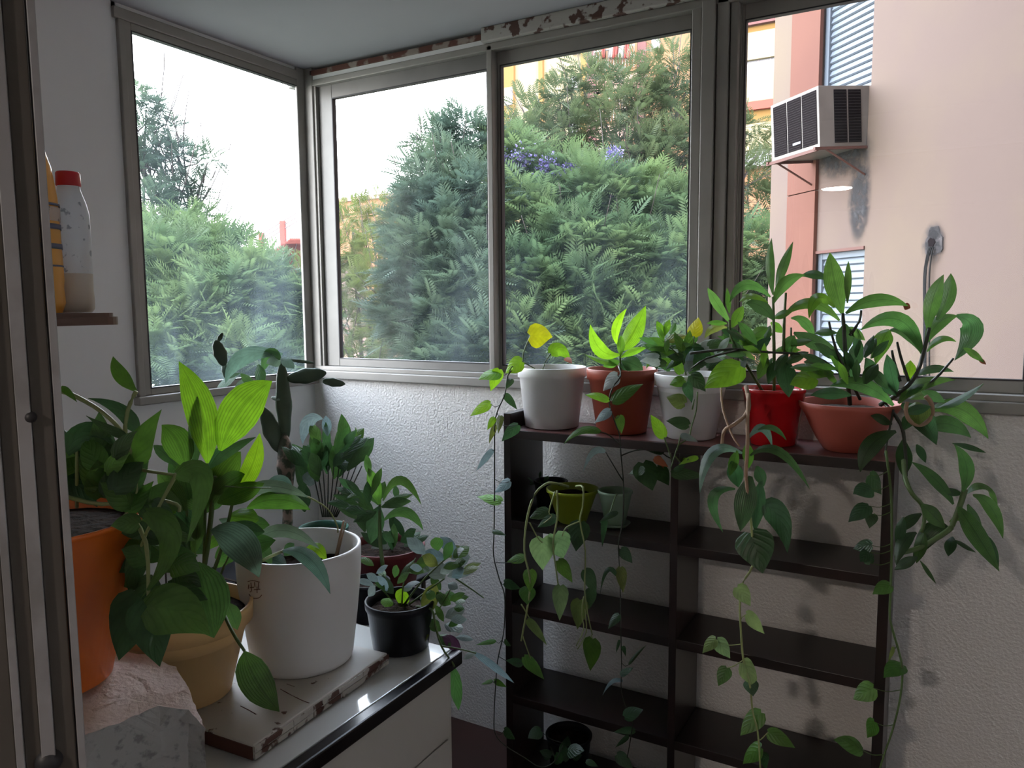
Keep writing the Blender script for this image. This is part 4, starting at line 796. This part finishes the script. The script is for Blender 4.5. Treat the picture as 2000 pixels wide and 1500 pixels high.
c = Vector((1.135, -.10, .8935)); p = thing('potted_seedling', 'black pot with a tiny dark plant in the left corner of the second shelf', 'potted plant', c)
pot(p, 'black', c, .042, .055, .105, .002, .012)
tt = depth(c)
leaves('leaves', filler(1052, 945, 14, 12, 10, 6, 'd', (10, 20), 9, 'L', -.3, .02), p, 'leafp', tt, 'L')
c = Vector((1.22, -.14, .0455)); p = thing('potted_pothos', 'dark pot in the shadow on the lowest shelf board', 'potted plant', c)
pot(p, 'black', c, .06, .075, .12, .002, .012); leaves('leaves', filler(1100, 1480, 40, 14, 9, 20, 'd', (18, 30), 10, '', -.1, .05), p, 'leafp', depth(c)-.1)

# ------------------------------------------------------------------ counter (white appliance) and things on it
CT = .80
cn = thing('white_cabinet', 'white cabinet with glossy top and black front trim standing left below the window', 'cabinet', (1.0, -1.25, 0))
part('body', B(.72, 1.318, -1.498, -.955, 0, CT-.03, bev=.003), 'cside', cn)
part('worktop', B(.70, 1.305, -1.502, -.93, CT-.028, CT, bev=.002), 'ctop', cn)
part('front_trim', B(1.307, 1.334, -1.502, -.93, CT-.030, CT+.001, bev=.004), 'cblack', cn)
bm = bmesh.new(); box(bm, 1.3195, 1.323, -1.49, -.975, .05, CT-.19, .001); box(bm, 1.3195, 1.323, -1.49, -.975, CT-.185, CT-.035, .001); part('front_panel', bm, 'cside', cn)
for yy in (-1.66, -1.0): 
    for xx in (.76, 1.28): pass
# chipped white board
A_, B_, D_ = on(495, 1455, 'z', CT+.030), on(757, 1274, 'z', CT+.030), on(400, 1408, 'z', CT+.030)
ux = (B_-A_).normalized(); uy = Vector((-ux.y, ux.x, 0)); LB = (B_-A_).length
bd = thing('chipped_board', 'chipped white painted wooden board under the cream and white pots', 'board', (A_.x, A_.y, CT))
MBd = Matrix(((ux.x, uy.x, 0, A_.x), (ux.y, uy.y, 0, A_.y), (0, 0, 1, CT+.0015), (0, 0, 0, 1)))
bm = bmesh.new(); box(bm, 0, LB, 0, .34, 0.002, .0275, .003, 0, MBd); bmesh.ops.recalc_face_normals(bm, faces=bm.faces)
part('top_layer', bm, 'board', bd)
bm = bmesh.new()
random.seed(3); x = 0
while x < LB:
    l = random.uniform(.02, .07); box(bm, x, min(x+l, LB), -.0015-random.uniform(0, .002), .0, .001+random.uniform(0, .003), .013-random.uniform(0, .002), 0, 0, MBd); box(bm, x, min(x+l, LB), -.002-random.uniform(0, .0015), .0, .014, .026-random.uniform(0, .003), 0, 0, MBd); x += l+random.uniform(.0, .003)
part('flaking_edge', bm, 'boardedge', bd)
bm = bmesh.new(); box(bm, -.002, .0, .002, .3, .001, .024, 0, 0, MBd); part('bare_end', bm, 'oldwood', bd)
ZB = CT+.0295

for cr_ in ([(548, 1346), (566, 1356), (590, 1368), (604, 1373)], [(470, 1379), (484, 1386), (500, 1395)], [(560, 1336), (575, 1341)]):
    bm = bmesh.new(); tube(bm, [on(*q, 'z', CT+.0292) for q in cr_], .0009, 5); part('crack', bm, 'oldwood', bd)
def wpot(cx, cy, z): q = on(cx, cy, 'z', z); return q
# big white ceramic pot
c = on(592, 1283, 'z', ZB); t = depth(c); rb = 97*t/F; rt = 119*t/F*.985; ctop = on(597, 1067, 'y', c.y); h = ctop.z-ZB
p = thing('white_planter', 'large matt white round planter with a broken stick, on the chipped board', 'potted plant', c)
bm = bmesh.new(); lathe(bm, [(0, .002), (rb*.93, 0), (rb*.97, .003), (rb, .012), (rb+(rt-rb)*.5, h*.40), (rt*.985, h*.75), (rt, h-.004), (rt-.001, h), (rt-.006, h+.0005), (rt-.008, h-.003), (rt-.010, h*.7), (rb-.0, h*.5), (0, h*.5)], c, 72); part('pot', bm, 'bigpot', p, True)
bm = bmesh.new(); lathe(bm, [(0, h-.050), (rt*.5, h-.052), (rt-.0125, h-.056), (rt-.013, h-.075), (0, h-.075)], c, 36, .003); part('soil', bm, 'soil', p, True)
tt = t
bm = bmesh.new(); s_a, s_b = on(655, 1092, 'z', c.z+h-.055), at(671, 1018, tt+.01); tube(bm, [s_a, s_b], .0035, 6, .8); tube(bm, [s_a+Vector((.003, 0, 0)), at(676, 1020, tt+.01)], .0025, 6, .5); part('broken_stick', bm, 'stemt', p, True)
stems('stem', [[.0022, (588, 968, -.02), (605, 972, -.02), (640, 994), (658, 1025, .02), (660, 1040, .03)], [.004, (502, 1100, -.02), (530, 1086, -.10), (556, 1075, -.155)]], p, 'stemy', tt)
leaves('leaves', [(596, 1076, 638, 1096, 26, 'bL', (618, 1072), -.04), (552, 1076, 645, 1160, 34, 'hL', (606, 1092), -.155), (555, 1085, 575, 1062, 24, 'dL', None, -.08), (520, 1090, 560, 1105, 34, 'hL'), (530, 1100, 500, 1060, 30, 'dL', None, -.05)], p, 'leafs', tt, 'L')
# seal mark on the pot (three short ink strokes as in the photo)
bm = bmesh.new()
def onpot(x, y, off=.0012):
    d = ray(x, y); lo = t-rt*1.3; best = None
    for k in range(400):
        P_ = CAM+d*(lo+k*rt*1.3/400); zz = (P_.z-c.z)/h; rr = rb+(rt-rb)*min(1, zz*1.2)
        if (Vector((P_.x-c.x, P_.y-c.y))).length < rr+off: return P_
    return CAM+d*t
for st in ([(484, 1136), (494, 1134), (507, 1137)], [(486, 1142), (485, 1150)], [(490, 1138), (491, 1154), (488, 1156)], [(497, 1137), (498, 1146)], [(505, 1138), (505, 1150)], [(496, 1152), (508, 1151)], [(502, 1146), (502, 1158)], [(486, 1160), (493, 1168), (505, 1168), (511, 1162)], [(488, 1148), (496, 1147)]):
    tube(bm, [onpot(*q) for q in st], .0007, 5, 1)
part('seal_mark', bm, 'rust', p)

# cream pot
c = on(364, 1354, 'z', ZB); c = Vector((c.x, c.y, ZB)); t = depth(c); rb = 84*t/F; rt = 128*t/F; ctop = on(345, 1180, 'y', c.y); h = ctop.z-ZB
p = thing('potted_spathiphyllum', 'cream yellow pot with large striped upright leaves, between rubble block and white planter', 'potted plant', c)
pot(p, 'cream', c, rb, rt, h, .003, .035)
tt = t-.02
lv = [(405, 905, 349, 706, 60, 'b', (392, 800)), (430, 880, 531, 744, 78, 'b', (470, 800)), (362, 914, 316, 830, 56, 'g', (346, 862)), (381, 915, 385, 774, 28, 'd'), (405, 918, 500, 854, 22, 'd', (450, 880)), (414, 955, 470, 882, 56, 'g'), (450, 972, 507, 846, 38, 'b', (490, 915)), (456, 975, 603, 972, 30, 'h', (525, 950)), (482, 992, 606, 996, 40, 'g', (545, 976)), (446, 1008, 506, 1016, 46, 'g'), (428, 1014, 512, 1048, 26, 'h', (468, 1028)), (490, 1066, 624, 1072, 28, 'h', (552, 1036), -.05), (412, 1036, 506, 1128, 66, 'h', (468, 1060), -.10), (385, 1098, 418, 1246, 100, 'm', (398, 1170), -.14),
      (446, 1178, 464, 1230, 32, 'm', None, -.08), (478, 1272, 546, 1390, 64, 'm', (500, 1330), -.16), (380, 960, 330, 900, 46, 'm'), (400, 1000, 440, 930, 50, 'm'), (390, 1050, 330, 980, 50, 'd'), (400, 990, 350, 960, 44, 'm'), (520, 944, 572, 954, 20, 'h', (548, 936), .05), (400, 1080, 352, 1040, 50, 'd'), (420, 1090, 470, 1070, 44, 'm'), (380, 1120, 340, 1150, 50, 'd'), (435, 960, 420, 900, 30, 'g'), (300, 870, 345, 910, 24, 'd')]
lv += filler(375, 1030, 90, 95, 40, 42, 'dmmdg', (60, 100), 12, 'O', .1, .07)
leaves('leaves', [(l[0], l[1], l[2], l[3], l[4], l[5][0]+'O')+tuple(l[6:]) for l in lv], p, 'leafs', tt, 'O')
stems('stem', [[.006, (378, 1190, .02), (400, 1100), (412, 1010), (420, 930)], [.004, (370, 1190, .02), (380, 1080), (378, 990), (380, 915)], [.004, (390, 1190, .02), (430, 1080), (450, 1000), (455, 975)], [.003, (395, 1180), (400, 1040), (402, 960), (405, 905)], [.0035, (430, 1180, -.1), (446, 1218, -.14), (462, 1248, -.16), (478, 1272, -.16)], [.003, (410, 1180), (450, 1080), (490, 1066, -.05)], [.0015, (440, 950, -.05), (480, 952, -.05), (530, 953, -.04)], [.003, (380, 1190), (365, 1000), (362, 914)]], p, 'stem', tt)

# masonry stub
bl = thing('rubble_wall_stub', 'rough broken end of a whitewashed masonry wall carrying the orange pot', 'wall stub', (1.10, -1.70, 0))
from mathutils import noise as mn
ring_ = [on(310, 1380, 'z', .965), on(365, 1388, 'z', .95), on(398, 1425, 'z', .925), on(372, 1350, 'z', .95), on(345, 1302, 'z', .965), on(290, 1280, 'z', .975), on(215, 1262, 'z', .98)]
ring_ = [Vector(v) for v in ring_]; ring_ = [Vector((.86, -1.60, .98))]+ring_[::-1]+[on(150, 1442, 'z', .965), Vector((1.30, -1.893, .965)), Vector((.86, -1.893, .975))]
bm = bmesh.new(); tv = [bm.verts.new(v) for v in ring_]; cen_ = bm.verts.new(sum(ring_, Vector())/len(ring_)+Vector((0, 0, .004)))
nR = len(tv); lv0 = tv
for k in range(nR): bm.faces.new((tv[k], tv[(k+1) % nR], cen_))
for zz in (.80, .5, 0):
    nv = [bm.verts.new((v.co.x, v.co.y, zz)) for v in tv]
    for k in range(nR): bm.faces.new((lv0[k], nv[k], nv[(k+1) % nR], lv0[(k+1) % nR]))
    lv0 = nv
bm.faces.new(lv0); bmesh.ops.recalc_face_normals(bm, faces=bm.faces)
for _ in range(4):
    bmesh.ops.subdivide_edges(bm, edges=[e for e in bm.edges if e.calc_length() > .014 and min(e.verts[0].co.z, e.verts[1].co.z) > .78], cuts=1)
bmesh.ops.triangulate(bm, faces=[f for f in bm.faces if len(f.verts) > 4])
for f in bm.faces: f.material_index = 0 if f.normal.z > .4 else 1
for v in bm.verts: v.co += mn.noise_vector(v.co*18)*.0035+mn.noise_vector(v.co*70)*.003
part('body', bm, ['block', 'blockg'], bl)
# orange pot
c0 = on(150, 1300, 'z', 1.0); ZO = .978
c = Vector((1.005, -1.70, ZO)); t = depth(c)
E1 = at(262, 1003, t); rt = (E1-at(70, 1003, t)).length; rt = .152; 
u_r = RT.normalized(); ctr = at(262, 1003, t)-u_r*rt; c = Vector((ctr.x, ctr.y, ZO)); t = depth(c); h = on(100, 1010, 'y', c.y).z; h = at(262-rt*F/t, 1003, t).z-ZO; rb = (188-(262-rt*F/t))*t/F
p = thing('potted_pothos', 'large orange pot partly hidden by the door post, big heart-shaped leaves', 'potted plant', c)
pot(p, 'orange', c, rb, rt, h, .002, .010)
tt = t-.05
lv = [(266, 764, 221, 696, 30, 'gL', (236, 732)), (262, 906, 316, 800, 56, 'g', (276, 860)), (130, 884, 237, 886, 44, 'd', (180, 838)), (150, 862, 138, 968, 66, 'g'), (256, 910, 172, 892, 54, 'd', (216, 888)), (256, 986, 196, 942, 50, 'm'), (346, 926, 364, 1062, 50, 'm', (394, 940), -.06), (264, 840, 172, 778, 30, 'd', (234, 800)), (246, 852, 168, 812, 20, 'd', (210, 836)), (286, 1000, 276, 1168, 48, 'm', (332, 1060), -.06), (270, 1080, 254, 1164, 40, 'd'), (268, 1160, 232, 1290, 84, 'd', None, -.05), (285, 1176, 312, 1302, 84, 'd', None, -.08), (288, 1186, 410, 1240, 104, 'm', (350, 1196), -.10), (250, 1000, 300, 940, 36, 'g'), (300, 980, 340, 1010, 30, 'd', None, -.04), (130, 930, 190, 990, 50, 'd'), (290, 985, 330, 940, 40, 'm'), (240, 1170, 225, 1240, 60, 'd', None, .05), (120, 755, 150, 785, 14, 'g'), (245, 960, 290, 900, 40, 'm'), (300, 1130, 262, 1190, 44, 'd')]
lv += filler(200, 930, 65, 50, 20, 48, 'dmdg', (50, 85), 13, '', .0, .05)+filler(320, 1130, 50, 50, 8, 46, 'dm', (50, 80), 31, '', .6, .03)+filler(290, 1060, 40, 70, 10, 40, 'dm', (50, 80), 14, '', .5, .04)
leaves('leaves', lv, p, 'leafp', tt)
stems('stem', [[.004, (118, 763), (150, 775), (200, 805), (242, 848), (262, 900)], [.0035, (266, 764), (250, 800), (245, 850), (262, 900), (268, 950), (262, 985), (240, 1010, .04)], [.003, (262, 915), (300, 922), (346, 928, -.03)], [.0035, (130, 970), (200, 985), (290, 975), (345, 985), (350, 1000)], [.004, (250, 1000), (285, 1060, -.03), (290, 1180, -.06)], [.003, (345, 925, -.04), (300, 1010, -.04), (270, 1080)], [.003, (150, 990, .05), (150, 930), (150, 865)]], p, 'stemy', tt)

# black pot with silver leaves on the cabinet end
c = on(783, 1262, 'z', CT+.001); t = depth(c); rb = 54*t/F; rt = 66*t/F; h = on(783, 1170, 'y', c.y).z-c.z
p = thing('potted_tradescantia', 'black plastic pot with silvery trailing leaves on the far end of the cabinet', 'potted plant', c)
pot(p, 'black', c, rb, rt, h, .002, .018)
tt = t-.02
lv = [(890, 1086, 860, 1048, 26, 's'), (869, 1094, 826, 1078, 24, 's'), (868, 1130, 836, 1098, 38, 's'), (874, 1126, 932, 1110, 24, 's'), (875, 1140, 894, 1150, 18, 's'), (850, 1140, 830, 1206, 34, 'o'), (870, 1206, 908, 1190, 26, 's'), (830, 1082, 794, 1050, 26, 's'), (780, 1135, 808, 1094, 15, 'd'), (768, 1160, 734, 1124, 26, 'd'), (720, 1165, 733, 1144, 18, 's'), (760, 1168, 752, 1186, 26, 'b'), (785, 1150, 786, 1188, 30, 'b'), (735, 1120, 758, 1104, 13, 's'), (900, 1268, 864, 1243, 28, 'p'), (885, 1300, 896, 1388, 25, 'm'), (920, 1272, 1004, 1334, 15, 's', (960, 1298)), (838, 1240, 782, 1276, 22, 'o'), (930, 1272, 905, 1288, 12, 's'), (868, 1220, 905, 1228, 26, 's'), (880, 1180, 850, 1165, 24, 'm'), (860, 1120, 890, 1100, 22, 's'), (905, 1112, 940, 1100, 12, 'o'), (870, 1160, 900, 1175, 24, 'm'), (730, 1105, 700, 1090, 16, 'm'), (890, 1245, 925, 1250, 14, 's'), (812, 1110, 840, 1085, 22, 'm'), (845, 1180, 820, 1165, 24, 'm'), (858, 1240, 880, 1262, 24, 'm')]
lv += filler(862, 1110, 40, 36, 16, 22, 'smmo', (22, 40), 15, '', -.1, .04)+filler(868, 1200, 25, 50, 14, 20, 'smm', (20, 36), 16, '', .2, .03)+filler(765, 1145, 40, 18, 10, 16, 'ms', (22, 36), 17, '', -.2, .04)
leaves('leaves', [(l[0], l[1], l[2], l[3], l[4], l[5][0]+'O')+tuple(l[6:]) for l in lv], p, 'leafp', tt, 'O')
stems('stem', [[.0025, (790, 1180, .02), (820, 1140), (850, 1110), (870, 1092)], [.0025, (800, 1180, .02), (840, 1150), (868, 1130)], [.0028, (810, 1185, .02), (842, 1190, -.03), (850, 1220, -.04), (862, 1262, -.04), (882, 1292, -.04), (888, 1302, -.04)], [.002, (862, 1262, -.04), (900, 1268, -.04), (930, 1276, -.04)], [.002, (770, 1180, .02), (745, 1150), (722, 1140)], [.002, (785, 1180), (790, 1130), (812, 1090)], [.002, (850, 1200, -.03), (870, 1170), (885, 1140)], [.002, (890, 1130), (920, 1150), (945, 1168)]], p, 'stem', tt)

# plants on a low wire stand in the corner
WS = .72
ws = thing('wire_plant_stand', 'low dark wire stand in the corner behind the white planter', 'plant stand', (.58, -.48, 0))
part('top_plate', B(.17, .84, -.86, -.34, WS-.02, WS, bev=.004), 'black', ws)
for x in (.20, .81):
    for y in (-.83, -.37): bm = bmesh.new(); tube(bm, [(x, y, 0), (x, y, WS-.02)], .008); part('leg', bm, 'wire', ws)
bm = bmesh.new()
for k in range(9): x = .19+k*.079; tube(bm, [(x, -.855, WS), (x, -.855, WS+.07)], .003, 5)
tube(bm, [(.19, -.855, WS+.07), (.822, -.855, WS+.07)], .0035, 5); part('wire_rail', bm, 'wire', ws)
def back_pot(label, cat, name, m, X, Y, rb, rt, h, **k):
    c = Vector((X, Y, WS+.0005)); p = thing(name, label, cat, c); pot(p, m, c, rb, rt, h, .002, .015, **k); return p, depth(c), c
# cactus
q = at(561, 1060, 2.53); p, t, c = back_pot('tall prickly cactus of flat pads with a corky trunk in the window corner', 'cactus', 'potted_cactus', 'brown', q.x, q.y, .055, .07, .10)
def pad(bm, x0, y0, x1, y1, wpx, dtp=0, th=.3):
    A, Z = at(x0, y0, t+dtp), at(x1, y1, t+dtp+random.uniform(-.03, .03)); ax = (Z-A); ln = ax.length; ax.normalize(); vw = (CAM-A).normalized(); s = ax.cross(vw).normalized(); n = s.cross(ax)
    W = wpx*t/F/2; N = 14; ringsz = []
    for i in range(N+1):
        u = i/N; r_ = math.sin(PI*min(1, max(.0, u*.93+.05)))**.62*W*(1+.06*math.sin(u*17)); P_ = A+ax*(ln*u)
        ringsz.append([bm.verts.new(P_+s*(r_*math.cos(a))+n*(r_*th*math.sin(a))) for a in [2*PI*k/12 for k in range(12)]])
    for i in range(N):
        for k in range(12): bm.faces.new((ringsz[i][k], ringsz[i][(k+1) % 12], ringsz[i+1][(k+1) % 12], ringsz[i+1][k]))
    bm.faces.new(ringsz[0][::-1]); bm.faces.new(ringsz[-1])
for a in ((558, 862, 550, 706, 30), (547, 882, 514, 796, 34), (562, 740, 637, 728, 30), (630, 744, 674, 750, 17), (438, 714, 421, 664, 25), (425, 668, 435, 650, 9), (441, 738, 437, 708, 12), (560, 702, 614, 709, 7), (530, 776, 548, 782, 8)):
    bm = bmesh.new(); pad(bm, *a); part('pad', bm, 'cactus', p, True)
bm = bmesh.new(); pad(bm, 561, 968, 556, 846, 34, 0, .8); tube(bm, [Vector((c.x, c.y, c.z+.12)), at(562, 1010, t), at(560, 950, t)], .018, 10, .9); part('trunk', bm, 'cork', p, True)
leaves('drooping_pads', [(552, 692, 440, 748, 34, 'h', (478, 696)), (548, 702, 512, 728, 28, 'd', (528, 694)), (482, 738, 462, 776, 24, 'h'), (505, 712, 512, 758, 22, 'd'), (462, 736, 424, 757, 18, 'h'), (548, 700, 575, 720, 20, 'h'), (470, 730, 500, 760, 18, 'd'), (552, 704, 520, 710, 26, 'h')], p, 'leafp', t, 'L')
leaves('drooping_pads', [(441, 740, 470, 728, 8, 'kL')], p, 'leafp', t, 'L')
# peace lily in the green pot
q = on(640, 1010, 'y', -.48); p, t, c = back_pot('bushy dark green peace lily in a green pot between cactus and brown bowl', 'potted plant', 'potted_peace_lily', 'greenpot', q.x-.02, -.48, .065, .08, .13)
lv = [(630, 818, 591, 868, 26, 'sO', (602, 824)), (640, 852, 636, 812, 19, 'sO'), (679, 892, 667, 808, 28, 'mO'), (655, 896, 671, 824, 20, 'mO'), (650, 902, 692, 864, 25, 'mO'), (692, 892, 695, 834, 10, 'mO'), (690, 906, 731, 855, 32, 'dO'), (640, 922, 640, 848, 19, 'dO'), (618, 916, 592, 870, 28, 'dO'), (592, 964, 588, 878, 26, 'dO'), (605, 950, 608, 914, 32, 'sO'), (655, 905, 686, 915, 20, 'dO'), (625, 900, 612, 855, 24, 'mO'), (660, 930, 650, 870, 26, 'mO'), (612, 930, 640, 880, 26, 'dO'), (595, 1000, 590, 940, 30, 'dO')]
lv += filler(640, 905, 46, 40, 26, 24, 'ddm', (45, 75), 21, 'O', -.7, .06)
leaves('leaves', lv, p, 'leafp', t, 'O')
stems('stem', [[.0025, (630+k*3, 1010), (620+k*7, 960), (608+k*11, 910)] for k in range(10)], p, 'stemd', t)
# dracaena + brown bowl
q = on(800, 1085, 'y', -.62); p, t, c = back_pot('dark red clay bowl on the plant stand, nearly bare soil', 'potted plant', 'clay_bowl', 'brown', q.x-.12, -.58, .08, .115, .15)
leaves('leaves', [(770, 1060, 718, 1082, 26, 'sO'), (790, 1050, 770, 1010, 14, 'dO')]+filler(770, 1060, 34, 18, 12, 18, 'dd', (30, 50), 22, 'O', -.3, .06), p, 'leafp', t, 'O')
q = on(752, 1050, 'y', -.74); p, t, c = back_pot('green arching dracaena behind the white planter, left of the clay bowl', 'potted plant', 'potted_dracaena', 'black', q.x-.05, -.75, .045, .055, .11)
lv = [(742, 986, 720, 914, 27, 'gL'), (722, 930, 715, 888, 16, 'mL'), (739, 986, 667, 986, 18, 'mL', (705, 964)), (748, 978, 823, 986, 19, 'mL', (782, 938)), (772, 948, 775, 977, 13, 'dL'), (741, 990, 724, 1062, 38, 'dL'), (750, 1016, 827, 1036, 22, 'mL', (792, 1000)), (738, 980, 752, 940, 20, 'mL'), (735, 1000, 690, 1020, 22, 'dL'), (730, 1010, 700, 970, 22, 'dL'), (745, 1040, 770, 1060, 20, 'dL')]
lv += filler(720, 1000, 36, 40, 14, 20, 'ddm', (40, 60), 23, 'L', 0, .05)
leaves('leaves', lv, p, 'leafp', t, 'L'); stems('stem', [[.006, (748, 1110), (742, 1050), (742, 985)]], p, 'stem', t)

# ------------------------------------------------------------------ wooden bottle shelf with two bottles
tS = 1.2; e_ = at(237, 622, tS); zs = at(180, 611, tS).z; zb = at(180, 634, tS).z
sh = thing('wooden_wall_shelf', 'small brown wooden shelf on the left carrying two plastic bottles', 'shelf', (e_.x-.25, -1.74, zb))
bm = bmesh.new(); vs = box(bm, e_.x-.5, e_.x+.012, -1.89, e_.y, zb, zs)
es = [e for e in bm.edges if abs(e.verts[0].co.z-e.verts[1].co.z) > .01 and e.verts[0].co.x > e_.x+.005 and e.verts[0].co.y > -1.7]
bmesh.ops.bevel(bm, geom=es, offset=.03, segments=5, affect='EDGES', profile=.5)
bmesh.ops.bevel(bm, geom=[e for e in bm.edges if e.verts[0].co.z > zs-.001 and e.verts[1].co.z > zs-.001], offset=.006, segments=2, affect='EDGES'); bmesh.ops.recalc_face_normals(bm, faces=bm.faces)
part('board', bm, 'wood', sh)
part('bracket', B(e_.x-.45, e_.x-.43, -1.89, -1.72, zb-.05, zb), 'wood', sh)
c = at(150, 612, tS+.02); c.z = zs+.0005; k_ = depth(c)/F; H = (612-344)*k_; R_ = 33*k_
b = thing('milk_bottle', 'clear plastic bottle with red cap and milky liquid in its lower third', 'bottle', c)
bm = bmesh.new(); lathe(bm, [(0, .003), (R_*.8, 0), (R_*.98, .006), (R_, .02), (R_*.96, H*.16), (R_*.98, H*.28)], c, 40); part('liquid', bm, 'milk', b, True)
bm = bmesh.new(); lathe(bm, [(R_*.98, H*.28), (R_*.96, H*.4), (R_, H*.55), (R_*.99, H*.70), (R_*.86, H*.78), (R_*.62, H*.87), (R_*.58, H*.90), (R_*.56, H*.94)], c, 40); part('bottle_wall', bm, 'milkb', b, True)
bm = bmesh.new(); lathe(bm, [(R_*.62, H*.90), (R_*.66, H*.905), (R_*.64, H*.99), (R_*.58, H), (0, H)], c, 32); part('cap', bm, 'capred', b, True)
c2 = at(74, 612, tS-.035); c2.z = zs+.0005; k_ = depth(c2)/F; R2 = 49*k_; H2 = (612-270)*k_
b = thing('cleaning_bottle', 'yellow plastic bottle with striped label, mostly hidden behind the door post', 'bottle', c2)
bm = bmesh.new(); lathe(bm, [(0, .003), (R2*.86, 0), (R2, .015), (R2*.97, H2*.14), (R2*1.0, H2*.2), (R2*.97, H2*.45), (R2*.94, H2*.65), (R2*.80, H2*.82), (R2*.52, H2*.96), (R2*.3, H2), (0, H2)], c2, 40); part('bottle_body', bm, 'yellow', b, True)
bm = bmesh.new()
for z0, z1 in ((.26, .27), (.36, .39), (.47, .50), (.60, .615)): lathe(bm, [(R2*1.003, H2*z0), (R2*1.012, H2*z0), (R2*1.004, H2*z1), (R2*.99, H2*z1)], c2, 40)
part('label_stripes', bm, 'bluelabel', b, True)
bm = bmesh.new(); lathe(bm, [(R2*1.002, H2*.515), (R2*1.006, H2*.52), (R2*.995, H2*.59), (R2*.98, H2*.595)], c2, 40); part('label_band', bm, 'milkb', b, True)
bm = bmesh.new(); lathe(bm, [(R2*.25, H2), (R2*.32, H2), (R2*.30, H2*1.08), (0, H2*1.08)], c2, 24); part('cap', bm, 'yellow', b, True)
